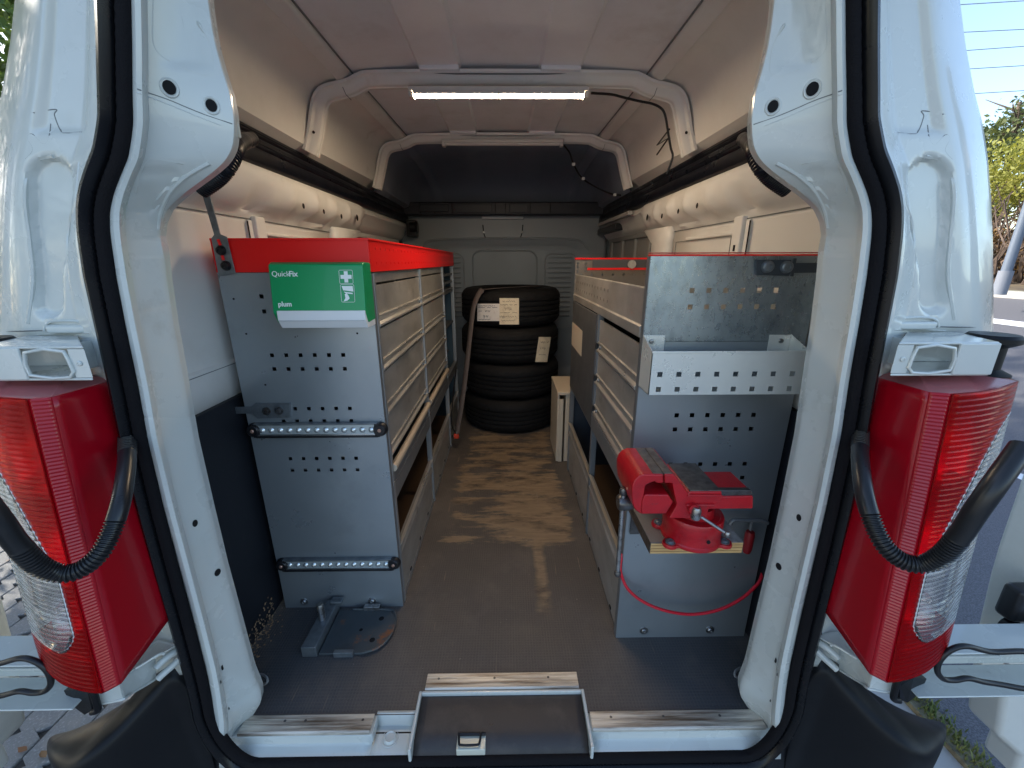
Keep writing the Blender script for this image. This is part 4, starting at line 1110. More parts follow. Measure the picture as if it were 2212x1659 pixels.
# pen mark on the upper right wall
pm = [P(a, b, x=rel(1, .639)) for a, b in ((1446, 279), (1419, 314), (1444, 298), (1419, 334))]
pen = tube('pen_scrawl', pm, .0034, BLACK, van, seg=6)

# ================================================================ LEFT RACK
LX, LF, LY0, LY1 = -.728, -.346, 1.065, 2.72
rack = thing('tool_rack', 'tall grey steel rack with red top tray along the left wall', 'tool rack', ((LX+LF)/2, (LY0+LY1)/2, 0))
hx = [-.628+i*.0378 for i in range(6)]
holes = [(x, z) for z in (.996, .958, .842, .804, .690, .653, .537, .500) for x in hx]
ep = perforated('end_panel', (LX, LF, .0, 1.056), holes, LY0, .002, SLATE, rack, hs=.0052)
box('panel_fold', (LF-.0025, LY0+.0022, 0), (LF+.0005, LY0+.030, 1.05), FRAMEG, rack, bev=.001)
for (x, z) in ((-.70, .99), (-.685, .90), (-.395, .90), (-.66, .76)):
    lathe('rivet_hole', [(.0001, -.0002), (.0024, -.0002), (.003, .001)], (x, LY0-.0006, z), HOLE, ep, seg=10, axis='y')
for x in (-.665, -.445):
    bolt('foot_screw', (x, LY0, .024), .0085, -.006, 'y', STEEL, rack, washer=1.5)
box('back_panel', (LX, LY0+.003, .0), (LX+.003, LY1, 1.05), SLATE, rack, bev=0)
perf2 = [(x, z) for z in (.80, .76, .60, .56, .42, .38) for x in (-.62, -.57, -.52, -.47, -.42)]
perforated('far_panel', (LX, LF, .0, 1.056), perf2, LY1, .002, mat('daylight_blue_panel', (.07, .115, .15), .4, .4), rack, hs=.005)  # the blue of daylight on this panel is put into its colour
bolt('panel_bolt', (-.42, LY1-.001, .93), .012, -.008, 'y', STEEL, rack, washer=1.6)
def slots_wall(name, f, y0, y1, z0, z1, m_, parent):
    hl = []
    for z in (z1-.021, z0+.021):
        n = int((y1-y0-.06)/.045)
        for i in range(n): hl.append((y0+.05+i*.045, z))
    return perforated(name, (y0, y1, z0, z1), hl, f, -.0015, m_, parent, plane='yz', hs=.0035)
# red tray
tray = box('tray_floor', (LX, LY0, 1.0545), (LF, LY1, 1.0575), DOORG, rack, bev=0)
box('tray_end', (LX, LY0-.003, 1.0555), (LF+.004, LY0-.0005, 1.134), RED, rack, bev=.0008)
slots_wall('tray_side', LF+.004, LY0, LY1, 1.0555, 1.134, RED, rack)
box('tray_side', (LX, LY0, 1.0555), (LX+.002, LY1, 1.134), RED, rack, bev=0)
box('tray_end', (LX, LY1, 1.0555), (LF+.004, LY1+.002, 1.134), RED, rack, bev=0)
box('tray_lip', (LF+.002, LY0-.0032, 1.131), (LF+.0075, LY1, 1.1365), RED, rack, bev=.001)
box('tray_lip', (LX, LY0-.0045, 1.131), (LF+.006, LY0-.0005, 1.1365), RED, rack, bev=.001)
def drawer(f, sg_, y0, y1, z0, z1, parent, hh=.034, pull=0.0):
    f = f+sg_*pull
    d = box('drawer', (f-sg_*.010, y0, z0+hh), (f-sg_*.003, y1, z1), FRONT, parent, bev=.001)
    pr = [(-.010, 0), (.002, .001), (.005, .004), (.0055, .009), (.002, .012), (-.002, .015), (-.0025, .024), (.0015, .028), (.002, .033), (-.003, .034), (-.010, .034)]
    prism('drawer_handle', [(f+sg_*a, z0+b*hh/.034) for a, b in pr], 'y', y0, y1, ALU, d, bev=.0008)
    bolt('handle_clip', (f-sg_*.004, y1-.03, z0+hh*.6), .009, sg_*.006, 'x', STEEL, d)
    box('drawer_body', (f-sg_*.019, y0+.004, z0+.01), (f-sg_*.30, y1-.004, z0+.02), DOORG, d, bev=0)
    return d
lev = [(1.020, .909), (.903, .786), (.780, .655), (.649, .525)]
for (y0, y1) in ((1.098, 1.672), (1.692, 2.262)):
    box('rack_header', (LF-.016, y0, 1.026), (LF-.006, y1, 1.053), FRONT, rack, bev=.001)
    for zt, zb in lev: drawer(LF-.002, 1, y0, y1, zb, zt, rack)
for y in (1.093, 1.682, 2.272, 2.70):
    p_ = box('rack_post', (LF-.020, y-.0085, .0), (LF+.002, y+.0085, 1.053), mat('pale_zinc_post', (.36, .37, .38), .38, .6), rack, bev=.001)
    if y > 1.1:
        for k in range(9):
            box('post_perforation', (LF+.0018, y-.003, .56-k*.016), (LF+.0026, y+.002, .565-k*.016), HOLE, p_, bev=0)
# lowest drawers stand a little open
for (y0, y1) in ((1.098, 1.672), (1.692, 2.262)):
    d = box('drawer', (LF-.012, y0, .435), (LF-.002, y1, .476), FRAMEG, rack, bev=.001)
    prism('drawer_handle', [(LF+a, b) for a, b in ((-.014, .474), (.006, .474), (.012, .482), (.011, .492), (.003, .498), (-.006, .496))], 'y', y0+.002, y1-.004, mat('tan_handle_profile', (.62, .52, .40), .4, .4), d, bev=.001)
    box('drawer_body', (LF-.014, y0, .44), (LF-.3, y1, .446), DOORG, d, bev=0)
box('rack_beam', (LF-.020, LY0+.003, .378), (LF+.001, LY1, .4335), FRAMEG, rack, bev=.0015)
box('rack_shelf', (LX+.003, LY0+.004, .50), (LF-.05, LY1, .505), DOORG, rack, bev=0)
box('rack_shelf', (LX+.003, LY0+.004, .38), (LF-.02, LY1, .384), DOORG, rack, bev=0)
for z in (1.00, .955, .915, .90):
    box('rack_shelf', (LF-.3, 2.285, z), (LF-.004, 2.69, z+.012), FRAMEG, rack, bev=.001)
box('rack_shelf', (LX+.003, 2.285, .70), (LF-.01, 2.69, .71), DOORG, rack, bev=.001)
# bottom bin
prism('bin_front', [(LF-.016, .012), (LF-.006, .012), (LF-.006, .150), (LF-.001, .158), (LF-.001, .176), (LF-.006, .182), (LF-.004, .205), (LF+.002, .211), (LF-.002, .215), (LF-.016, .213)], 'y', 1.096, LY1-.01, FRONT, rack, bev=.001)
box('bin_edge', (LF-.006, 1.096, .2135), (LF+.004, LY1-.01, .2165), ALU, rack, bev=.001)
box('rack_plinth', (LF-.018, LY0+.003, .0), (LF-.002, LY1, .012), FRAMEG, rack, bev=.001)
box('bin_floor', (LX+.004, LY0+.004, .02), (LF-.02, LY1, .025), mat('bin_floor_ply', (.10, .06, .035), .7), rack, bev=0)
for k in range(9):
    box('plinth_slot', (LF-.0055, 1.20+k*.165, .022), (LF-.0035, 1.215+k*.165, .030), HOLE, rack, bev=0)

# ================================================================ RIGHT RACK
RF_, RX, RY0, RY1 = .320, .706, .940, 1.975
rk2 = thing('tool_rack', 'shorter grey steel rack along the right wall, its end panel carrying the red vice', 'tool rack', ((RX+RF_)/2, (RY0+RY1)/2, 0))
hx = [.421+i*.0386 for i in range(6)]
perforated('end_panel', (RF_, RX, .0, .8975), [(x, z) for z in (.712, .674, .576, .536) for x in hx], RY0, .002, SLATE, rk2, hs=.0056)
perforated('end_panel', (RF_, RX, .8985, 1.0905), [(x, z) for z in (1.016, .979) for x in hx], RY0, .002, GALV, rk2, hs=.0056)
box('panel_trim', (RF_-.0005, RY0-.0022, 1.0908), (RX, RY0+.020, 1.0945), RED, rk2, bev=.001)
box('panel_trim', (RF_-.0005, RY0-.0014, 1.0962), (RX, RY0+.018, 1.0985), mat('dull_red_edge', (.45, .02, .03), .5), rk2, bev=.0005)
box('panel_fold', (RF_-.0012, RY0+.0022, .0), (RF_+.0015, RY0+.022, 1.09), FRAMEG, rk2, bev=.0008)
for x in (.402, .60): bolt('foot_screw', (x, RY0, .026), .0085, -.006, 'y', STEEL, rk2, washer=1.5)
box('back_panel', (RX-.003, RY0+.003, .0), (RX, RY1, 1.0), SLATE, rk2, bev=0)
# deep trough front on top
prism('trough_front', [(RF_+.012, .903), (RF_-.001, .903), (RF_-.004, .930), (RF_+.002, .934), (RF_+.004, 1.020), (RF_+.012, 1.022), (RF_+.012, 1.017), (RF_+.008, 1.015), (RF_+.008, .936)], 'y', RY0+.024, RY1, FRONT, rk2, bev=.001)
for k in range(13):
    for z in (.985, .952):
        box('trough_slot', (RF_+.0018, 1.32+k*.05, z), (RF_+.0026, 1.326+k*.05, z+.010), mat('slot_shade', (.16, .14, .115), .6), rk2, bev=0)
box('trough_floor', (RF_+.01, RY0+.01, .905), (RX, RY1, .909), FRONT, rk2, bev=0)
# far end plate of the trough with its red edges
fx = [RF_+.03+i*.05 for i in range(7)]
perforated('far_panel', (RF_, RX, .91, 1.088), [(x, 1.02) for x in fx]+[(RF_+.012, z) for z in (.935, .955, .975, .995, 1.015, 1.035, 1.055, 1.07)]+[(RF_+.05, z) for z in (1.035, 1.055, 1.07)], RY1, .002, mat('brown_grey_plate', (.20, .18, .16), .5, .4), rk2, hs=.0045)
box('panel_trim', (RF_-.002, RY1-.004, 1.088), (RX, RY1+.012, 1.096), RED, rk2, bev=.001)
box('divider_plate', (RF_+.06, RY1-.10, 1.052), (RX, RY1-.097, 1.088), DOORG, rk2, bev=0)
box('panel_trim', (RF_+.04, RY1-.104, 1.043), (RX, RY1-.09, 1.052), RED, rk2, bev=.001)
lathe('washer', [(.0001, -.010), (.006, -.010), (.006, -.006), (.018, -.006), (.018, 0)], (RF_+.235, RY1-.101, 1.067), ALU, rk2, seg=22, axis='y')
lev = [(.884, .768), (.762, .650), (.644, .533)]
for zt, zb in lev: drawer(RF_+.002, -1, RY0+.026, 1.420, zb, zt, rk2, hh=.040)
for z in (.768, .65, .533): box('handle_stop', (RF_-.006, 1.412, z+.012), (RF_+.004, 1.430, z+.034), BLACK, rk2, bev=.002)
box('rack_post', (RF_-.001, 1.420, .0), (RF_+.02, 1.440, .903), FRAMEG, rk2, bev=.001)
box('rack_post', (RF_-.001, RY1-.02, .0), (RF_+.02, RY1, .903), FRAMEG, rk2, bev=.001)
dr = box('cupboard_door', (RF_-.004, 1.436, .475), (RF_+.003, RY1-.004, .899), DOORG, rk2, bev=.002)
box('door_beige_patch', (RF_-.0046, 1.69, .69), (RF_-.0041, 1.965, .80), CREAM, dr, bev=0)  # flat cream rectangle on the door face
box('rack_beam', (RF_-.003, RY0+.003, .470), (RF_+.018, RY1, .531), FRAMEG, rk2, bev=.0015)
box('rack_shelf', (RF_+.018, RY0+.003, .470), (RX, RY1, .474), DOORG, rk2, bev=0)
prism('bin_front', [(RF_+.014, .012), (RF_+.004, .012), (RF_+.004, .20), (RF_-.001, .208), (RF_-.001, .226), (RF_+.004, .232), (RF_+.002, .262), (RF_-.003, .270), (RF_+.002, .276), (RF_+.014, .274)], 'y', RY0+.024, RY1-.01, FRONT, rk2, bev=.001)
box('bin_edge', (RF_-.004, RY0+.024, .275), (RF_+.006, RY1-.01, .278), mat('bright_alu_lip', (.66, .58, .46), .33, .7), rk2, bev=.001)
box('rack_plinth', (RF_+.006, RY0+.003, .0), (RF_+.018, RY1, .012), DOORG, rk2, bev=.001)
for k in range(6):
    box('plinth_slot', (RF_+.0015, 1.02+k*.165, .022), (RF_+.0035, 1.035+k*.165, .030), HOLE, rk2, bev=0)
box('bin_floor', (RF_+.02, RY0+.004, .02), (RX, RY1, .025), MATS['bin_floor_ply'], rk2, bev=0)
box('bin_back', (RF_+.02, RY1-.003, .01), (RX, RY1, .9), mat('bin_back_plate', (.03, .04, .055), .6), rk2, bev=0)

# white perforated pocket on the right rack's end
pk = thing('wall_pocket', 'white perforated metal pocket hung on the right rack above the vice', 'pocket', (.49, .905, .80))
PX0, PX1, PYF = .318, .668, .868
hl = [(.340+i*.0425, z) for i in range(8) for z in (.838, .803)]
WSH = mat('off_white_sheet', (.76, .77, .72), .30, .35, c2=(.68, .69, .65), nscale=4, nlo=.4, nhi=.7, rvar=.06)
perforated('pocket_front', (PX0, PX1, .790, .889), hl, PYF, .0015, WSH, pk, hs=.0058)
prism('pocket_ear', [(PYF, .790), (PYF, .889), (.938, .915), (.938, .790)], 'x', PX0, PX0+.0016, WSH, pk, bev=0)
prism('pocket_ear', [(PYF, .790), (PYF, .889), (.938, .915), (.938, .790)], 'x', PX1-.0016, PX1, WSH, pk, bev=0)
for x in (PX0+.0016, PX1-.052): box('pocket_flange', (x, .9365, .850), (x+.050, .9385, .914), WSH, pk, bev=.0005)
for x in (PX0+.020, PX1-.024): bolt('pocket_screw', (x, .9365, .900), .0055, -.005, 'y', STEEL, pk)
box('pocket_floor', (PX0, PYF+.001, .790), (PX1, .938, .7915), WSH, pk, bev=0)
box('pocket_lip', (PX0-.0006, PYF-.0012, .886), (PX1+.0006, PYF+.003, .8905), WSH, pk, bev=.0008)

# ================================================================ first-aid dispenser
fa = thing('first_aid_dispenser', 'green first-aid plaster dispenser with white cross hung on the left rack', 'first aid', (-.455, 1.02, 1.0))
ax0, ax1 = -.5655, -.342
prof_ = [(1.063, .938), (1.063, 1.078), (1.018, 1.080), (1.006, 1.074), (.9935, .962), (1.008, .936)]
prism('dispenser_case', prof_, 'x', ax0, ax1, GREEN, fa, bev=.003, bseg=3)
prism('dispenser_base', [(1.062, .924), (1.062, .962), (.9915, .968), (.9905, .945), (1.004, .924)], 'x', ax0+.010, ax1-.001, WPL, fa, bev=.002, bseg=3)
box('base_groove', (ax0+.012, .9896, .9435), (ax1-.004, .9908, .9447), mat('shadow_gap_grey', (.45, .46, .48), .6), fa, bev=0)
def facept(x, z): return Vector((x, lerp(.9935, 1.006, (z-.962)/(1.074-.962))-.0009, z))
tilt = math.atan2(.0125, .112)
RT = (R(90)-tilt, 0, 0)
text_mesh('lettering', 'Quick', facept(-.5585, 1.0475), .0175, PRINT, fa, rot=RT)
text_mesh('lettering', 'Fix', facept(-.5178, 1.0475), .0175, PRINT, fa, rot=RT, bold=True)
text_mesh('lettering', 'plum', facept(-.5505, .978), .0165, PRINT, fa, rot=RT, bold=True)
def flat(name, pts2, m_, par, d=.0):
    V = [facept(x, z)+Vector((0, -d, 0)) for x, z in pts2]
    return mk(name, V, [tuple(range(len(V)))], m_, par, thick=.0004)
cx_, cz_ = -.383, 1.046
a, b = .0045, .013
flat('cross', [(cx_-a, cz_-b), (cx_+a, cz_-b), (cx_+a, cz_-a), (cx_+b, cz_-a), (cx_+b, cz_+a), (cx_+a, cz_+a), (cx_+a, cz_+b), (cx_-a, cz_+b), (cx_-a, cz_+a), (cx_-b, cz_+a), (cx_-b, cz_-a), (cx_-a, cz_-a)], PRINT, fa)
tube('symbol_frame', [facept(p.x, p.z) for p in rrect(cx_, cz_, .016, .0155, .003, 0, 3)], .0005, PRINT, fa, seg=6, closed=True)
tube('symbol_frame', [facept(p.x, p.z) for p in rrect(cx_+.001, cz_-.038, .016, .0205, .003, 0, 3)], .0005, PRINT, fa, seg=6, closed=True)
flat('plaster_symbol', [(cx_-.012, cz_-.021), (cx_+.014, cz_-.021), (cx_+.015, cz_-.034), (cx_-.009, cz_-.031)], PRINT, fa)
flat('plaster_symbol', [(cx_-.008, cz_-.034), (cx_+.013, cz_-.037), (cx_+.013, cz_-.040), (cx_-.004, cz_-.038)], PRINT, fa)
flat('hand_symbol', [(cx_-.006, cz_-.040), (cx_-.001, cz_-.038), (cx_+.003, cz_-.044), (cx_+.005, cz_-.050), (cx_-.001, cz_-.055), (cx_-.010, cz_-.057), (cx_-.005, cz_-.049)], PRINT, fa)

# ================================================================ LED marker bars on the left rack
def led_bar(x0, x1, z, label):
    t = thing('work_light_bar', label, 'light bar', ((x0+x1)/2, LY0-.012, z))
    box('bar_rail', (x0+.02, LY0-.016, z+.0165), (x1-.02, LY0-.001, z+.0215), HAND, t, bev=.001)
    box('bar_rail', (x0+.02, LY0-.016, z-.0215), (x1-.02, LY0-.001, z-.0165), BLACK, t, bev=.001)
    box('bar_body', (x0+.02, LY0-.011, z-.016), (x1-.02, LY0-.001, z+.016), mat('grey_led_board', (.50, .55, .55), .3, .5), t, bev=0)
    box('bar_inset', (x0+.02, LY0-.0125, z-.0155), (x1-.02, LY0-.010, z-.011), mat('bar_chrome', (.6, .62, .62), .2, .9), t, bev=0)
    n = 13
    for i in range(n):
        x = lerp(x0+.038, x1-.038, i/(n-1))
        lathe('led_lens', [(.0001, -.0055), (.004, -.0048), (.0075, -.002), (.009, 0)], (x, LY0-.0112, z), mat('silvery_lens', (.66, .70, .70), .12, .7), t, seg=14, axis='y')
    for x, sx in ((x0+.014, -1), (x1-.014, 1)):
        c = lathe('bar_end', [(.0001, -.017), (.014, -.017), (.019, -.012), (.0205, 0)], (x, LY0-.001, z), BLACK, t, seg=26, axis='y')
        box('bar_end_block', (x, LY0-.0165, z-.0205), (x-sx*.014, LY0-.001, z+.0205), BLACK, t, bev=.002)
        lathe('bar_screw', [(.0001, -.0195), (.0035, -.0195), (.0055, -.017)], (x, LY0-.001, z), mat('copper_screw', (.55, .33, .25), .35, .6), t, seg=12, axis='y')
led_bar(-.724, -.344, .630, 'upper of two clear light bars on the left rack end')
led_bar(-.720, -.345, .176, 'lower of two clear light bars, near the floor')

# ================================================================ struts
def plate(name, pts2, y0, y1, m_, par, bev=.0006): return prism(name, [(p.x, p.z) for p in pts2], 'y', y0, y1, m_, par, bev=bev)
st = thing('tie_bracket', 'long grey steel tie from the wall rail to the red tray corner', 'bracket', (-.74, 1.06, 1.2))
yy = 1.060
pl = [P(a, b, y=yy) for a, b in ((433, 402), (449, 400), (477, 506), (491, 512), (510, 590), (474, 597), (458, 515), (464, 507))]
plate('tie_plate', pl, yy-.003, yy, HAND, st)
for a, b, c, d in ((471, 517, 476, 530), (480, 552, 483, 562)):
    tube('tie_slot', [P(a, b, y=yy-.0034), P(c, d, y=yy-.0034)], .0035, RED, st, seg=8)
for a, b in ((478, 541), (489, 574)): bolt('tie_bolt', P(a, b, y=yy-.003), .0105, -.009, 'y', BLACK, st, washer=1.15)
c = P(438, 405, y=yy); bolt('tie_bolt', c+Vector((0, -.004, .004)), .009, -.012, 'y', STEEL, st); box('tie_foot', c+Vector((-.022, -.004, .001)), c+Vector((.022, .006, .012)), BLACK, st, bev=.003)
st = thing('tie_bracket', 'short grey steel tie above the upper light bar, reaching to the left wall', 'bracket', (-.70, 1.06, .69))
pl = [P(a, b, y=1.060) for a, b in ((460, 881), (542, 879), (551, 871), (626, 871), (628, 902), (556, 904), (545, 893), (462, 895))]
plate('tie_plate', pl, 1.059, 1.0645, HAND, st)
for a, b in ((576, 888), (603, 887)): bolt('tie_bolt', P(a, b, y=1.059), .0095, -.008, 'y', DSTEEL, st, washer=1.2)
c = P(456, 892, y=1.03); box('tie_foot', c+Vector((-.015, -.004, -.016)), c+Vector((.013, .006, .016)), mat('grey_rubber_foot', (.18, .19, .20), .6), st, bev=.004)
bolt('tie_bolt', c+Vector((.004, -.004, 0)), .006, -.010, 'y', STEEL, st)
st = thing('tie_bracket', 'dark steel tie at the top of the right rack reaching the right wall', 'bracket', (.66, .93, 1.06))
pl = [P(a, b, y=.936) for a, b in ((1631, 561), (1790, 563), (1790, 586), (1722, 588), (1718, 596), (1632, 592))]
DK = mat('dark_grey_bracket', (.07, .085, .10), .4, .5)
pl = [P(a, b, y=.936) for a, b in ((1631, 561), (1707, 561), (1709, 568), (1792, 568), (1792, 588), (1706, 590), (1703, 596), (1632, 594))]
plate('tie_plate', pl, .933, .937, DK, st)
for a, b in ((1657, 576), (1698, 577)): bolt('tie_bolt', P(a, b, y=.933), .0125, -.009, 'y', HAND, st, washer=1.1)
box('tie_lug', P(1707, 597, y=.932), P(1722, 558, y=.932)+Vector((0, .003, 0)), DK, st, bev=.001)

# ================================================================ VICE on its board
def ZP(a, b, y=None): return P((2300+a/3.6867)*.57604, (1650+b/3.6867)*.57604, y=y)
bz = .470
bd = thing('vice_board', 'grimy plywood board with pale front edge sticking out of the right rack', 'board', (.42, .86, bz-.03))
box('board_core', (.322, .768, bz-.028), (.532, .937, bz-.001), WOOD, bd, bev=.001)
box('board_top', (.3215, .7695, bz-.001), (.5325, .937, bz+.0008), WOODTOP, bd, bev=.0005)
box('board_side', (.3208, .770, bz-.028), (.3222, .937, bz+.0005), DSTEEL, bd, bev=0)
boxes('ply_line', [((.323, .7672, bz-.0135), (.531, .7684, bz-.0125)), ((.323, .7672, bz-.0055), (.531, .7684, bz-.0048)), ((.323, .7672, bz-.0215), (.531, .7684, bz-.0208))], mat('glue_line', (.25, .13, .05), .7), bd, bev=0)
for x_ in (.33, .49):
    prism('board_bracket', [(.80, bz-.034), (.80, bz-.0285), (.938, bz-.0285), (.938, bz-.10), (.932, bz-.10), (.932, bz-.034)], 'x', x_, x_+.025, DSTEEL, bd, bev=.0008)
vc = thing('bench_vice', 'red swivel-base bench vice with closed jaws, bolted to the plywood board', 'vice', (.42, .80, bz+.001))
YF, YB = .727, .850
def vp(name, pts_, y0, y1, m_=VRED, par=vc, bev=.003, yref=.727):
    return prism(name, [(lambda p: (p.x, p.z))(ZP(a, b, y=yref)) for a, b in pts_], 'y', y0, y1, m_, par, bev=bev, bseg=3, angle=28)
mj = vp('moving_jaw', [(390, 1035), (300, 968), (268, 880), (256, 740), (260, 650), (290, 565), (345, 508), (420, 474), (590, 478), (697, 480), (697, 600), (605, 600), (575, 575), (520, 595), (455, 625), (440, 665), (432, 745), (400, 850)], YF, YB, bev=.004)
vp('slide_nose', [(395, 858), (437, 762), (770, 765), (836, 868), (735, 1030), (392, 1034)], YF+.0015, YB-.004)
fj = vp('fixed_jaw', [(712, 480), (838, 480), (880, 520), (1035, 742), (1075, 718), (1503, 716), (1503, 780), (1495, 850), (1420, 895), (1335, 905), (1310, 1010), (1285, 1085), (775, 1085), (868, 930), (880, 880), (850, 760), (820, 612), (815, 600), (712, 600)], YF+.0005, YB, bev=.004)
vp('slide_bar', [(1290, 830), (1975, 818), (1988, 840), (1980, 1000), (1300, 1008)], YF+.012, YB-.014)
vp('slide_top', [(1500, 760), (1960, 756), (1988, 818), (1500, 828)], YF+.026, YB-.026, VRED, bev=.002)
vp('slide_way', [(1500, 745), (1960, 743), (1985, 816), (1500, 824)], YF+.013, YF+.026, DSTEEL, bev=.0015)
vp('body_rib', [(1000, 880), (1400, 880), (1400, 900), (1000, 905)], YF-.004, YF+.01, bev=.002)
vp('body_step', [(1040, 748), (1503, 752), (1503, 775), (1015, 775)], YF-.0035, YF+.01, bev=.0015)
# machined steel tops
zj = ZP(600, 480, y=YF).z; x_a, x_b, x_c = ZP(455, 480, y=YF).x, ZP(704, 480, y=YF).x, ZP(850, 480, y=YF).x
box('jaw_plate', (x_b-.022, YF+.004, zj-.004), (x_b-.0005, YB-.001, zj+.0012), BRNST, mj, bev=.0008)
box('jaw_plate', (x_b+.0008, YF+.004, zj-.004), (x_b+.018, YB-.001, zj+.0012), BRNST, fj, bev=.0008)
xa_, xb_ = ZP(1068, 716, y=YF).x, ZP(1500, 716, y=YF).x; za_ = ZP(1280, 716, y=YF).z
box('anvil', (xa_, YF+.003, za_-.003), (xb_, YB-.002, za_+.0012), BRNST, fj, bev=.001)
# name cast on the sloping shoulder of the moving jaw: small pale lines of lettering
lp = [ZP(300, 545, y=YF), ZP(370, 475, y=YF)]
for k in range(3):
    t = (.15, .5, .85)[k]
    p0 = ZP(lerp(262, 372, t), lerp(640, 478, t), y=YF+.02)+Vector((-.0008, 0, .0008))
    seg_ = [p0+Vector((random.uniform(-.0008, .0008)*1.2, .004*i, random.uniform(-.0014, .0014))) for i in range(14 if k else 9)]
    tube('cast_lettering', seg_, .0009 if k != 1 else .0014, mat('pale_pink_print', (.8, .5, .5), .6), mj, seg=5)
# swivel base
cxv = ZP(1110, 1100, y=.79).x; cyv = .797
base_b, base_t = bz+.001, ZP(1130, 1085, y=.742).z
Hh = base_t-base_b
lathe('swivel_base', [(.0001, base_b), (.064, base_b), (.0655, base_b+.003), (.0655, base_b+.008), (.063, base_b+.011), (.0625, base_b+Hh*.40), (.0645, base_b+Hh*.44), (.0645, base_b+Hh*.74), (.0625, base_b+Hh*.79), (.057, base_b+Hh*.80), (.055, base_b+Hh*.78), (.043, base_b+Hh*.78), (.041, base_b+Hh+.004), (.0001, base_b+Hh+.004)], (cxv, cyv, 0), VRED, vc, seg=64)
for a in (215, 325, 35, 145):
    an = R(a); e = Vector((cxv+math.cos(an)*.074, cyv+math.sin(an)*.062, base_b))
    lathe('base_lug', [(.0001, 0), (.0165, 0), (.017, .004), (.0155, .008), (.0001, .008)], e, VRED, vc, seg=24)
    d = Vector((cxv, cyv, base_b))
    q_ = (e-d).normalized(); n_ = Vector((-q_.y, q_.x, 0))
    V = [d+q_*.05+n_*.024, d+q_*.05-n_*.024, e-n_*.0155, e+n_*.0155]
    V = V+[v+Vector((0, 0, .0078)) for v in V]
    mk('lug_web', V, BOXF, VRED, vc, bev=.0015)
    bolt('lug_bolt', e+Vector((0, 0, .008)), .0085, .005, 'z', HAND, vc, washer=1.35)
lathe('index_hole', [(.0001, 0), (.004, 0), (.0042, .002)], (cxv+.006, cyv-.0705, base_b+Hh*.40), HOLE, vc, seg=12, axis='y')
# spindle boss and tommy bar
ps = ZP(265, 862, y=.785); pe = ZP(60, 862, y=.785)
lathe('spindle_head', [(.0001, ps.x+.02), (.012, ps.x+.02), (.013, ps.x), (.0165, ps.x-.004), (.018, ps.x-.012), (.018, pe.x+.004), (.015, pe.x), (.0001, pe.x)], (0, .785, ps.z), DSTEEL, vc, seg=28, axis='x')
mx_ = (ps.x+pe.x)/2-.004
top = ZP(140, 715, y=.782); bot = P(1334, 1238, y=.770)
tube('tommy_bar', [top.lerp(bot, t) for t in (0, .5, 1)], .0052, STEEL, vc, seg=14)
lathe('bar_knob', [(.0001, .010), (.007, .009), (.0088, .004), (.0088, -.003), (.006, -.007), (.0001, -.007)], top, DSTEEL, vc, seg=18)
lathe('bar_knob', [(.0001, .007), (.006, .006), (.0078, .002), (.0078, -.004), (.005, -.008), (.0001, -.008)], bot, DSTEEL, vc, seg=18)
# swivel lock
lk = ZP(1180, 1060, y=.705)
lathe('lock_nut', [(.0001, .014), (.007, .014), (.0098, .009), (.0098, -.010), (.0085, -.013), (.0001, -.014)], lk+Vector((0, .012, 0)), STEEL, vc, seg=22)
lathe('lock_stud', [(.0001, -.001), (.011, 0), (.011, .022), (.0001, .022)], lk+Vector((-.004, .012, .008)), VRED, vc, seg=18, axis='y')
e1, e2 = ZP(1215, 1065, y=.716), ZP(1575, 1300, y=.690)
tube('lock_lever', [e1, e1.lerp(e2, .5), e2], .0032, STEEL, vc, seg=12)
lathe('lever_ball', [(.0001, .0065), (.004, .0055), (.006, .002), (.006, -.002), (.004, -.0055), (.0001, -.0065)], e2, STEEL, vc, seg=18)
# ---- clamp under the board
cl = thing('screw_clamp', 'small iron screw clamp with dark red handle below the vice slide', 'clamp', (.55, .90, .44))
def CP(a, b): return ZP(a, b, y=.90)
tube('clamp_frame', smooth_path([CP(1615, 1165), CP(1640, 1120), CP(1700, 1105), CP(1900, 1112), CP(2060, 1112), CP(2130, 1150)], 5), .0055, mat('grey_cast_iron', (.22, .23, .24), .45, .5), cl, seg=10)
box('clamp_bar', CP(1890, 1262), CP(1945, 1120)+Vector((0, .008, 0)), MATS['grey_cast_iron'], cl, bev=.001)
lathe('clamp_handle', [(.0001, 0), (.010, -.002), (.012, -.012), (.0115, -.055), (.009, -.066), (.0001, -.067)], CP(1898, 1258), mat('dark_red_grip', (.22, .006, .010), .45), cl, seg=20)
# ---- red air hose hanging in a bow
hp = [P(a, b, y=y) for a, b, y in ((1344, 1196, .95), (1340, 1225, .935), (1345, 1250, .925), (1358, 1274, .915), (1385, 1297, .908), (1430, 1317, .90), (1490, 1327, .90), (1550, 1318, .90), (1600, 1294, .905), (1632, 1266, .915), (1643, 1250, .925), (1650, 1225, .95))]
tag(tube('air_hose', smooth_path(hp, 8), .0042, REDHOSE, None, seg=10), 'thin red hose hanging in a bow below the vice', 'hose')

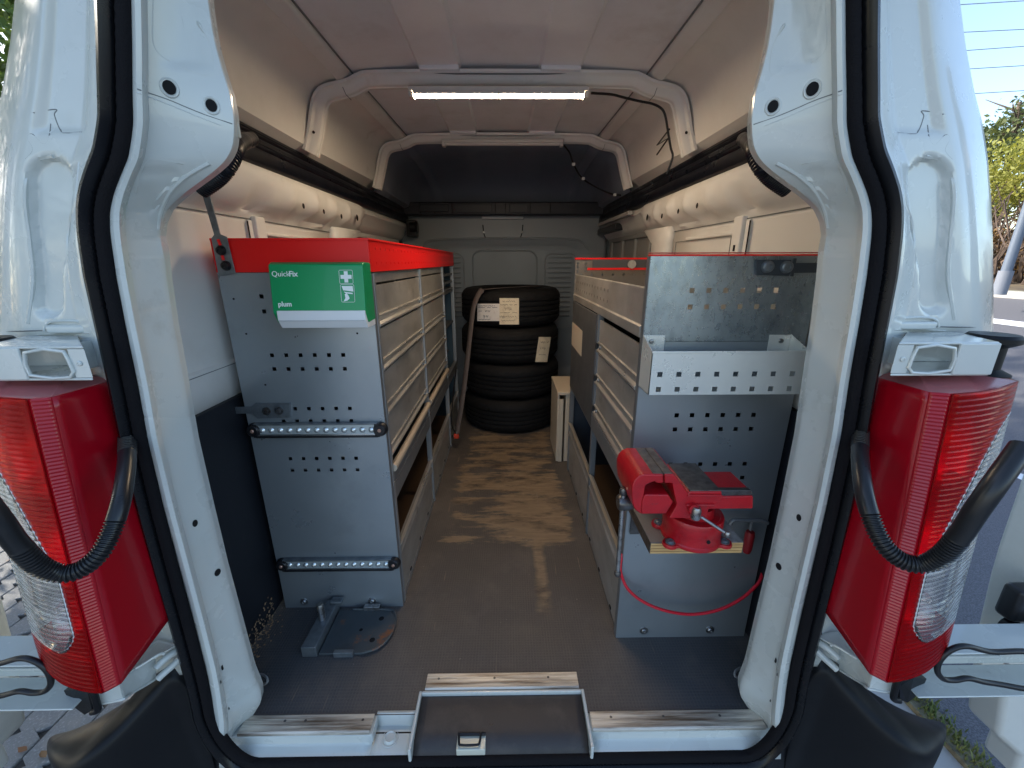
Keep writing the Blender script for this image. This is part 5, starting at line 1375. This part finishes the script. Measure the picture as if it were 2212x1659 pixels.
# ================================================================ tyres
random.seed(3)
TR, TW = .325, .232
prof0 = [(.205, .018), (.225, .008), (.262, .003), (.295, .010), (.312, .026), (.321, .042)]
def groove(z): return [(TR-.0005, z-.006), (TR-.009, z-.0045), (TR-.009, z+.0045), (TR-.0005, z+.006)]
tread = [(TR-.001, .050)]
for z in (.072, .101, .130, .159): tread += groove(z)
tread += [(TR-.001, .182)]
prof_t = prof0+tread+[(r, TW-h) for r, h in reversed(prof0)]+[(.195, TW-.03), (.19, TW/2), (.195, .03), (.205, .018)]
nseg = 180
tyre_data = None
spots = [(.022, 0.0), (.030, .004), (.018, -.004), (.012, .002)]
names = ['bottom tyre of the stack of four against the bulkhead', 'second tyre from the floor in the stack of four', 'third tyre up, with one cream label on its right side', 'top tyre of the stack, carrying the white and cream labels']
for k in range(4):
    def wob(s_, i, r, h):
        if r > TR-.002 and i not in (0,):
            blk = (s_ % 5 == 0)
            if blk and (h < .066 or h > TW-.066 or .108 < h < .124): return r-.005, h
            if s_ % 3 == 0 and .078 < h < .096 or s_ % 3 == 0 and .137 < h < .153: return r-.0035, h
        return r, h
    c = (.022+spots[k][1], 2.415+TR+(.004 if k % 2 else 0), k*TW*.996)
    if tyre_data is None:
        o = lathe('tyre', [(r, h) for r, h in prof_t], (0, 0, 0), TYRE, None, seg=nseg, wob=wob)
        tyre_data = o.data
    else:
        o = bpy.data.objects.new('tyre', tyre_data); col.objects.link(o)
    o.location = c; o.rotation_euler = (0, 0, k*1.1)
    tag(o, names[k], 'tyre', 'tyres stacked against the bulkhead')
tyres = [o for o in col.objects if o.name.startswith('tyre')]
def on_tyre(px0, py0, px1, py1, nm, m_, lift, tyre, lab, cant=0.0, n=10):
    """a paper that follows the tread"""
    tc_ = Vector(tyre.location); rows_ = []
    for j in range(7):
        r_ = []
        for i in range(n+1):
            px = lerp(px0, px1, i/n)+cant*(1-j/6); py = lerp(py0, py1, j/6)
            p = P(px, py, y=tc_.y-TR)
            dx = max(-.98, min(.98, (p.x-tc_.x)/(TR+lift)))
            ang = math.asin(dx)
            d = Vector((math.sin(ang), -math.cos(ang), 0))
            for _ in range(6):
                q_ = tc_+d*(TR+lift)
                p = P(px, py, y=q_.y); ang = math.asin(max(-.98, min(.98, (p.x-tc_.x)/(TR+lift)))); d = Vector((math.sin(ang), -math.cos(ang), 0))
            q_ = tc_+d*(TR+lift); r_.append(Vector((q_.x, q_.y, p.z)))
        rows_.append(r_)
    V = [v for r in rows_ for v in r]
    V2 = []
    rt = tyre.rotation_euler.z
    Mi = Matrix.Rotation(-rt, 3, 'Z')
    for v in V: V2.append(Mi @ (v-tc_))
    Fc = [(i*(n+1)+j, (i+1)*(n+1)+j, (i+1)*(n+1)+j+1, i*(n+1)+j+1) for i in range(6) for j in range(n)]
    me = bpy.data.meshes.new(nm); me.from_pydata([tuple(v) for v in V2], [], Fc); me.materials.append(m_)
    o = bpy.data.objects.new(nm, me); col.objects.link(o); o.parent = tyre; o['label'] = lab
    s_ = o.modifiers.new('solid', 'SOLIDIFY'); s_.thickness = .0006; s_.offset = 0
    return rows_, o, Mi, tc_
def scribble(info, rows_spec, m_, rad=.0011):
    grid, o, Mi, tc_ = info
    V, Fc = [], []
    nr, nc = len(grid), len(grid[0])
    def at(u, v):
        x = u*(nc-1); y = v*(nr-1); i, j = min(int(y), nr-2), min(int(x), nc-2)
        a = grid[i][j].lerp(grid[i][j+1], x-j); b = grid[i+1][j].lerp(grid[i+1][j+1], x-j)
        p = a.lerp(b, y-i); d = (p-tc_); d.z = 0
        return p+d.normalized()*.0014
    for (v, u0, u1, h, n) in rows_spec:
        pts = []
        for i in range(n):
            u = lerp(u0, u1, i/(n-1)); pts.append(at(min(.99, max(.01, u+random.uniform(-.008, .008))), min(.98, max(.02, v+h*(1 if i % 2 else -1)*random.uniform(.3, 1)))))
        k = 0
        while k < len(pts)-1:
            m2 = random.randint(3, 6); sub_ = pts[k:k+m2]
            if len(sub_) > 1:
                a, b = tube_geo([Mi @ (p-tc_) for p in sub_], rad, 4); n0 = len(V); V += a; Fc += [tuple(q+n0 for q in f) for f in b]
            k += m2 if random.random() > .3 else m2-1
    me = bpy.data.meshes.new('handwriting'); me.from_pydata([tuple(v) for v in V], [], Fc); me.materials.append(m_)
    h = bpy.data.objects.new('handwriting', me); col.objects.link(h); h.parent = o
t3, t2 = tyres[3], tyres[2]
i1 = on_tyre(1031, 656, 1093, 693.5, 'white_label', PAPER, .0020, t3, 'wide white label with handwriting')
scribble(i1, [(.12, .06, .60, .05, 22), (.22, .04, .7, .015, 12), (.42, .28, .45, .05, 9), (.42, .05, .2, .02, 6), (.72, .22, .40, .09, 8), (.78, .78, .95, .09, 9), (.9, .05, .5, .02, 10)], INK)
i2 = on_tyre(1079, 644, 1121, 701, 'cream_label', PAPER2, .0036, t3, 'square cream label with handwriting')
INK2 = mat('brown_pencil', (.28, .20, .14), .7)
scribble(i2, [(.12, .15, .8, .03, 12), (.25, .05, .9, .015, 12), (.40, .28, .62, .09, 12), (.55, .05, .9, .012, 8), (.70, .1, .85, .05, 14), (.85, .1, .85, .03, 12)], INK2)
i3 = on_tyre(1156, 728, 1182, 782, 'cream_label', PAPER2, .0022, t2, 'narrow cream label', cant=8)
scribble(i3, [(.2, .2, .85, .05, 9), (.45, .2, .7, .06, 10), (.7, .2, .8, .03, 8)], INK2)
# ---- strap over the tyres
zt = 4*TW*.996
def TPt(px, py, y): return P(px, py, y=y)
sp = [Vector((.22, 2.80, zt+.002)), Vector((.10, 2.66, zt+.002)), Vector((.0, 2.56, zt+.003)), Vector((-.10, 2.475, zt+.001)), Vector((-.155, 2.452, zt-.012)), TPt(1024, 660, 2.425), TPt(1018, 700, 2.40), TPt(1008, 790, 2.34), TPt(999, 860, 2.28), TPt(990, 915, 2.24), TPt(986, 936, 2.22)]
sp = smooth_path(sp, 6)
rows = []
for i, p in enumerate(sp):
    T = (sp[min(i+1, len(sp)-1)]-sp[max(i-1, 0)]).normalized()
    u_ = Vector((p.x-.022, p.y-2.74, 0)).normalized() if p.z < zt-.004 else Vector((0, 0, 1))
    sidev = T.cross(u_).normalized()
    rows.append([p-sidev*.017, p, p+sidev*.017])
st = tag(sheet('ratchet_strap', rows, STRAPM, None, thick=.002, toff=0), 'grey-brown strap running over the tyre stack down to the floor', 'strap')
e = sp[-1]
box('strap_buckle', e+Vector((-.016, -.012, -.030)), e+Vector((.014, .012, -.004)), mat('orange_red_buckle', (.55, .05, .02), .5), st, bev=.003)
tube('strap_hook', [e+Vector((0, 0, .012)), e+Vector((.001, -.002, -.006))], .005, STEEL, st, seg=8)
tube('strap_tail', smooth_path([e+Vector((-.004, 0, 0)), e+Vector((-.03, .03, .05)), e+Vector((-.02, .08, .22)), e+Vector((.0, .12, .36))], 5), .0045, BLACK, st, seg=6)
# ---- cream cabinet at the right of the tyres
bx_ = thing('small_cabinet', 'low cream cabinet squeezed between the tyres and the right rack', 'cabinet', (.29, 2.2, 0))
box('cabinet_side', (.268, 2.055, .004), (.278, 2.36, .398), CREAM, bx_, bev=.001)
box('cabinet_side', (.312, 2.055, .004), (.40, 2.36, .398), CREAM, bx_, bev=.001)
box('cabinet_front', (.2785, 2.050, .004), (.300, 2.062, .372), CREAM, bx_, bev=.001)
box('cabinet_top', (.266, 2.046, .398), (.42, 2.365, .414), CREAM, bx_, bev=.0015)
# ---- steel foot plate on the floor by the left rack
fp_ = thing('tow_bracket', 'rusty grey steel plate with upright pin lying before the left rack', 'steel plate', (-.46, .97, 0))
pts2 = [(-.545, .893), (-.42, .893), (-.385, .905), (-.362, .93), (-.352, .965), (-.352, 1.0), (-.362, 1.025), (-.385, 1.042), (-.50, 1.045), (-.545, 1.045)]
prism('base_plate', pts2, 'z', .0015, .009, RUST, fp_, bev=.0015)
rim = [Vector((a, b, .0105)) for a, b in pts2[1:9]]
tube('plate_rim', smooth_path(rim, 4), .0035, RUST, fp_, seg=8)
V = [(-.590, .889, .001), (-.548, .889, .001), (-.548, 1.056, .001), (-.585, 1.056, .001), (-.590, .889, .036), (-.548, .889, .036), (-.548, 1.056, .040), (-.585, 1.056, .040)]
mk('angle_bar', V, BOXF, HAND, fp_, bev=.002)
lathe('upright_pin', [(.0001, 0), (.0105, 0), (.0105, .052), (.009, .056), (.0001, .056)], (-.570, .985, .037), STEEL, fp_, seg=24)
lathe('pin_hole', [(.0001, .0135), (.0075, .0135), (.009, .012)], (-.40, 1.01, -.004), HOLE, fp_, seg=16)
lathe('pin_hole', [(.0001, .0135), (.0075, .0135), (.009, .012)], (-.405, .935, -.004), HOLE, fp_, seg=16)
lathe('pin_hole', [(.0001, .0135), (.005, .0135), (.006, .012)], (-.45, .97, -.004), HOLE, fp_, seg=16)
box('plate_tab', (-.50, .886, .001), (-.445, .898, .018), HAND, fp_, bev=.001)
box('plate_tab', (-.465, 1.040, .001), (-.415, 1.056, .022), STEEL, fp_, bev=.001)
box('angle_bar_top', (-.566, 1.035, .040), (-.530, 1.058, .050), HAND, fp_, bev=.002)

# ================================================================ OUTSIDE
GZ = -.57
def ground_z(x, y):
    return GZ+max(0, x-4.6)*.155
ASPH = mat('worn_asphalt', (.085, .085, .095), .85, 0, c2=(.15, .15, .165), nscale=160, nlo=.42, nhi=.6, bump=.8, bscale=220)
V = []; Fc = []
xs_ = [-.0+i for i in (1.62, 3, 4.6, 6, 8, 10, 10.4)]
ys_ = [-14, -4, -1, 0, 1, 2, 3, 5, 8, 12, 20, 40, 80]
rows = [[Vector((x, y, ground_z(x, y))) for x in xs_] for y in ys_]
road = tag(sheet('road', rows, ASPH, None, thick=0, smooth=True), kind='structure')
rows = [[Vector((x, y, GZ-.02)) for x in (-120, -3.6, 1.62)] for y in (-120, -14, 0, 6, 200)]
gr = tag(sheet('ground', rows, mat('pale_bounce_concrete', (.42, .41, .39), .9, 0, c2=(.33, .32, .31), nscale=1.5, bump=.6, bscale=20), None, thick=0), kind='structure')  # ground out of view, made pale so it bounces daylight into the van
rows = [[Vector((x, y, ground_z(10.4, 0)+.15+(x-10.5)*.05)) for x in (10.55, 14, 30, 120)] for y in (-120, 0, 12, 40, 200)]
tag(sheet('verge', rows, mat('leafy_verge_soil', (.09, .07, .05), .95, 0, c2=(.16, .12, .07), nscale=3, bump=.8, bscale=14), None, thick=0), kind='structure')
kz = ground_z(10.4, 0)
tag(box('kerb', (10.40, -20, kz-.1), (10.56, 80, kz+.14), mat('pale_kerb_stone', (.42, .40, .37), .8, 0, c2=(.3, .29, .27), nscale=10, bump=.5, bscale=60), None, bev=.02), kind='structure')
tag(mk('parking_line_and_sun_band', [(4.02, 1.9, GZ+.004), (4.14, 1.9, GZ+.004), (4.14, 9, GZ+.004), (4.02, 9, GZ+.004)], [(0, 1, 2, 3)], mat('road_paint_and_sun_band', (.72, .74, .76), .7, 0, c2=(.45, .46, .48), nscale=30, nlo=.55, nhi=.75)), kind='structure')
z9 = ground_z(8.6, 0)
tag(mk('parking_line_and_sun_band', [(8.45, 2, ground_z(8.45, 0)+.006), (8.75, 2, ground_z(8.75, 0)+.006), (8.75, 40, ground_z(8.75, 0)+.006), (8.45, 40, ground_z(8.45, 0)+.006)], [(0, 1, 2, 3)], MATS['road_paint_and_sun_band']), kind='structure')  # sunlit band on the road, laid down as a pale strip
# pavers on the left
pav = tag(sheet('pavement', [[Vector((x, y, GZ-.012)) for x in (-3.9, -1.0)] for y in (-1.0, 4.0)], mat('paver_joint_sand', (.07, .065, .058), .95, bump=.5, bscale=80), None, thick=0), kind='structure')
PAVM = [mat('paver_concrete', (.20, .20, .20), .85, 0, c2=(.33, .33, .335), nscale=110, nlo=.52, nhi=.70, bump=.7, bscale=120),
        mat('paver_concrete_dark', (.17, .17, .17), .85, 0, c2=(.28, .28, .285), nscale=100, nlo=.52, nhi=.70, bump=.7, bscale=110)]
def paver_mesh():
    w_, l_, c_ = .066, .104, .022
    g = .0022
    pts = [(-w_+g, -l_+c_+g), (-w_*.25, -l_+g), (w_*.25, -l_+g) if False else (0, -l_-c_*0+g*0-.0), (w_-g, -l_+c_+g), (w_-g, l_-c_-g), (0, l_-.0), (-w_+g, l_-c_-g)]
    pts = [(-w_+g, -l_+c_), (0, -l_-c_+2*g), (w_-g, -l_+c_), (w_-g, l_-c_), (0, l_+c_-2*g), (-w_+g, l_-c_)]
    o = prism('paver', pts, 'z', -.03, 0, PAVM[0], None, bev=.004)
    return o
p0 = paver_mesh()
PW, PL = .132, .208
n = 0
for i in range(16):
    for j in range(17):
        x = -3.35+i*PW; y = .35+j*PL+(PL/2 if i % 2 else 0)
        if x > -1.25: continue
        t = (x/-1.0)
        if not (-3.4 < x and .3 < y < 3.4): continue
        if y > 1.0+(-x-1.2)*.95 or y < .35+(-x-1.2)*.35: continue
        o = p0 if n == 0 else p0.copy()
        if n: col.objects.link(o)
        o.parent = pav; o.location = (x, y, GZ+random.uniform(-.002, .002)); o.rotation_euler = (random.uniform(-.01, .01), random.uniform(-.01, .01), 0)
        n += 1
        if n > 280: break
# fallen leaves
def leaf_mesh(name, cols_):
    pass
random.seed(21)
V = []; Fc = []
for k in range(60):
    x, y = random.uniform(-3.2, -1.3), random.uniform(.6, 2.6); a = random.uniform(0, 6.28); r = random.uniform(.006, .016)
    c = Vector((x, y, GZ+.004)); n0 = len(V)
    for q in range(6):
        an = a+q*math.pi/3; rr = r*(1.5 if q % 3 == 0 else .7)
        V.append(c+Vector((math.cos(an)*rr, math.sin(an)*rr, random.uniform(0, .008))))
    Fc.append(tuple(range(n0, n0+6)))
tag(mk('fallen_leaves', V, Fc, mat('dry_leaf', (.20, .09, .04), .8, 0, c2=(.26, .17, .08), nscale=5)), kind='stuff')
# weeds in the joint on the right
LEAFG = mat('weed_green', (.10, .14, .035), .7, 0, c2=(.22, .22, .07), nscale=12)
def blades(name, pts_fn, n, hmin, hmax, wd, m_, seed=1):
    random.seed(seed); V = []; Fc = []
    for k in range(n):
        x, y, z = pts_fn(); h = random.uniform(hmin, hmax); a = random.uniform(0, 6.28); l = random.uniform(.2, .9)*h
        d = Vector((math.cos(a), math.sin(a), 0)); s_ = Vector((-d.y, d.x, 0))*wd*random.uniform(.6, 1.4); b = Vector((x, y, z)); n0 = len(V)
        V += [b-s_, b+s_, b+d*l*.5+Vector((0, 0, h*.7))+s_*.7, b+d*l*.5+Vector((0, 0, h*.7))-s_*.7, b+d*l+Vector((0, 0, h))]
        Fc += [(n0, n0+1, n0+2, n0+3), (n0+3, n0+2, n0+4)]
    return mk(name, V, Fc, m_)
tag(blades('weeds', lambda: (1.60+random.gauss(0, .025), random.uniform(.3, 3.0), GZ), 2600, .008, .035, .003, LEAFG, 4), kind='stuff')
tag(box('joint_strip', (1.56, -1, GZ-.03), (1.64, 6, GZ+.002), mat('mossy_joint', (.12, .11, .08), .95, 0, c2=(.25, .22, .14), nscale=40, bump=.6, bscale=80), None, bev=0), kind='structure')

# ---- foliage
def crown(name, blobs, n, size, m_, parent=None, seed=1, flatz=1.0, clump=.35):
    """leaf-sized faces gathered in clumps through the volume of the blobs"""
    random.seed(seed); V = []; Fc = []
    tot = sum(b[3]*b[4]*b[5] for b in blobs)
    for (cx, cy, cz, rx, ry, rz) in blobs:
        m2 = max(1, int(n*rx*ry*rz/tot/30))
        for q in range(m2):
            while True:
                u = Vector([random.uniform(-1, 1) for _ in range(3)])
                if u.length < 1 and u.length > .25: break
            cc = Vector((cx+u.x*rx, cy+u.y*ry, cz+u.z*rz)); cr = clump*random.uniform(.4, 1.1)
            for k in range(30):
                d = Vector([random.gauss(0, .5) for _ in range(3)])*cr
                p = cc+d; s_ = size*random.uniform(.5, 1.4)
                a = Vector([random.gauss(0, 1) for _ in range(3)]).normalized(); b = a.cross(Vector([random.gauss(0, 1) for _ in range(3)])).normalized()
                n0 = len(V); V += [p-a*s_, p+b*s_*.5, p+a*s_, p-b*s_*.5]; Fc.append((n0, n0+1, n0+2, n0+3))
    return mk(name, V, Fc, m_, parent)
def leafmat(name, a, b, tr=.25):
    m_ = mat(name, a, .6, 0, c2=b, nscale=1.6, nlo=.35, nhi=.7)
    n_ = m_.node_tree; bs = n_.nodes['Principled BSDF']; out = n_.nodes['Material Output']
    t = n_.nodes.new('ShaderNodeBsdfTranslucent'); t.inputs[0].default_value = (min(1, b[0]*1.6), min(1, b[1]*1.6), b[2], 1)
    mx = n_.nodes.new('ShaderNodeMixShader'); mx.inputs[0].default_value = tr
    n_.links.new(bs.outputs[0], mx.inputs[1]); n_.links.new(t.outputs[0], mx.inputs[2]); n_.links.new(mx.outputs[0], out.inputs[0])
    return m_
LG1 = leafmat('hedge_leaves', (.045, .085, .022), (.11, .17, .04))
LG2 = leafmat('olive_leaves', (.06, .09, .035), (.13, .15, .06))
LG3 = leafmat('yellow_leaves', (.17, .19, .045), (.30, .29, .06), .3)
LG4 = leafmat('brown_leaves', (.16, .10, .05), (.26, .16, .07), .2)
BARK = mat('grey_brown_bark', (.11, .085, .065), .9, 0, c2=(.19, .15, .12), nscale=14, bump=.9, bscale=30)
def trunk(name, pts_, r0, r1, parent, m_=BARK): return tube(name, smooth_path(pts_, 4), lambda t: lerp(r0, r1, t), m_, parent, seg=8)
# dense bushes on the left, beyond the pavement
hd = thing('hedge', 'tall dense green hedge beyond the van on the left', 'hedge', (-6, 4, GZ))
crown('hedge_crown', [(-5.0, y, 1.9, .9, 1.1, 2.6) for y in (-2, 0, 2, 4, 6, 8)], 38000, .05, LG1, hd, 5, clump=.32)
for y in (-1, 2, 5, 7.5): trunk('hedge_stem', [Vector((-5.0, y, GZ)), Vector((-4.9, y+.1, .8)), Vector((-5.05, y, 2.2))], .06, .03, hd)
for k, (x, y, h) in enumerate(((-6.8, -1.5, 8.8), (-7.0, 2.2, 9.2), (-6.9, 6, 9.0), (-7.2, 10, 9.0))):  # unseen trees added to block sky and sun from the left
    t = thing('tree', ('unseen tree added for shade behind the left hedge, level with the camera', 'unseen tree added for shade behind the left hedge, level with the left tail lamp', 'unseen tree added for shade behind the left hedge, level with the van cab', 'farthest unseen tree added for shade, past the end of the left hedge')[k], 'tree', (x, y, GZ), 'unseen trees added for shade behind the left hedge')
    trunk('trunk', [Vector((x, y, GZ)), Vector((x+.1, y, h*.4)), Vector((x, y, h*.8))], .2, .06, t)
    crown('crown', [(x, y, h*.55, 1.7, 2.3, h*.30), (x+.3, y+.5, h*.8, 1.3, 1.8, h*.16)], 9000, .10, LG1, t, 40+k, clump=.5)
# right: bank of bare twiggy hedge, lamp post, trees
random.seed(8)
tw = thing('twiggy_hedge', 'dark tangled bare hedge behind the kerb on the right', 'hedge', (13, 12, kz))
V = []; Fc = []
for k in range(900):
    x, y = random.uniform(11.6, 14.0), random.uniform(4, 24); z0_ = kz+.1
    p = [Vector((x, y, z0_))]; h = random.uniform(1.0, 2.6)
    dx, dy = random.gauss(0, .5), random.gauss(0, .5)
    for q in range(1, 5): p.append(Vector((x+dx*q/4+random.gauss(0, .12), y+dy*q/4+random.gauss(0, .12), z0_+h*q/4)))
    a, b = tube_geo(p, lambda t: .035*(1-.7*t), 4); n0 = len(V); V += a; Fc += [tuple(i+n0 for i in f) for f in b]
mk('twigs', V, Fc, mat('dark_twigs', (.07, .05, .04), .9, 0, c2=(.18, .13, .10), nscale=3, nlo=.45, nhi=.7), tw)
crown('dry_leaves', [(12.8, y, kz+.9, 1.1, 1.3, 1.0) for y in (5, 7, 9, 11, 13, 15, 18, 21)], 16000, .06, LG4, tw, 6, clump=.35)
tag(tw.children[0], kind='stuff'); tag(tw.children[1], kind='stuff')
yt = thing('yellow_shrub', 'yellow-green sunlit shrub above the tangled hedge on the right', 'shrub', (13.6, 11, kz))
crown('crown', [(13.3, 11.2, kz+2.9, 1.3, 1.4, .8), (13.9, 9.2, kz+3.0, 1.2, 1.3, .7), (14.4, 7.2, kz+2.9, 1.2, 1.3, .7)], 15000, .05, LG3, yt, 9, clump=.4)
for y in (8, 9.6, 11): trunk('stem', [Vector((13.6, y, kz)), Vector((13.5, y+.1, kz+1.5)), Vector((13.7, y+.3, kz+3.0))], .06, .02, yt)
for (x, y, h, seed_, lab) in ((17.5, 15.5, 6.2, 12, 'grey-green tree with open crown right of the van, nearest to it'), (21.5, 14.0, 8.2, 13, 'taller sparse-topped tree at the right edge of the picture')):
    t = thing('tree', lab, 'tree', (x, y, kz), 'trees beyond the parking place')
    trunk('trunk', [Vector((x, y, kz)), Vector((x+.1, y, kz+h*.4)), Vector((x-.1, y+.2, kz+h*.95))], .22, .05, t)
    V = []; Fc = []; random.seed(seed_)
    for k in range(46):
        z = kz+h*random.uniform(.3, .92); a = random.uniform(0, 6.28); L_ = random.uniform(1.0, 2.6)
        p = [Vector((x, y, z)), Vector((x+math.cos(a)*L_*.5, y+math.sin(a)*L_*.5, z+.35)), Vector((x+math.cos(a)*L_, y+math.sin(a)*L_, z+.55+random.uniform(-.2, .5)))]
        g, f = tube_geo(p, lambda t_: .045*(1-.8*t_), 5); n0 = len(V); V += g; Fc += [tuple(i+n0 for i in ff) for ff in f]
    mk('limb', V, Fc, BARK, t)
    crown('crown', [(x, y, kz+h*.62, 2.3, 2.3, h*.26), (x+.6, y-.8, kz+h*.84, 1.7, 1.7, h*.13), (x-1.2, y+.4, kz+h*.75, 1.3, 1.3, h*.12)], 9000, .085, LG2, t, seed_, clump=.5)
# lamp post
lpb = P(2165, 612, x=9.0)
lpp = thing('lamp_post', 'grey round lamp post standing before the tangled hedge', 'lamp post', (lpb.x, lpb.y, lpb.z))
tube('post', [lpb, lpb+Vector((0, 0, 2)), lpb+Vector((0, 0, 6.5))], lambda t: lerp(.075, .05, t), mat('grey_blue_post_paint', (.12, .15, .20), .5, .2), lpp, seg=18)
tube('post_sleeve', [lpb+Vector((0, 0, -.2)), lpb+Vector((0, 0, .22))], .10, mat('grey_sleeve', (.17, .19, .23), .6), lpp, seg=18)
tube('lamp_arm', smooth_path([lpb+Vector((0, 0, 6.4)), lpb+Vector((-.2, 0, 6.8)), lpb+Vector((-1.1, 0, 6.95))], 4), .035, MATS['grey_blue_post_paint'], lpp, seg=10)
box('lamp_head', lpb+Vector((-1.7, -.13, 6.88)), lpb+Vector((-1.0, .13, 7.0)), MATS['grey_sleeve'], lpp, bev=.03)
# overhead wires
for k, (ya, yb) in enumerate(((6, 0), (66, 62), (106, 98), (146, 140), (200, 194))):
    a = P(2075, ya+4, x=16); b = P(2240, yb, x=19)
    d = (b-a); pts_ = [a-d*4+Vector((0, 0, .0)), a, b, b+d*5]
    tag(tube('overhead_wire', pts_, .011, mat('thin_wire_grey', (.20, .24, .26), .6), None, seg=6),
        ['topmost overhead wire crossing the sky at the right edge', 'second overhead wire from the top', 'middle one of the five overhead wires', 'fourth overhead wire from the top', 'lowest of the five overhead wires'][k], 'wire', 'overhead wires against the sky')
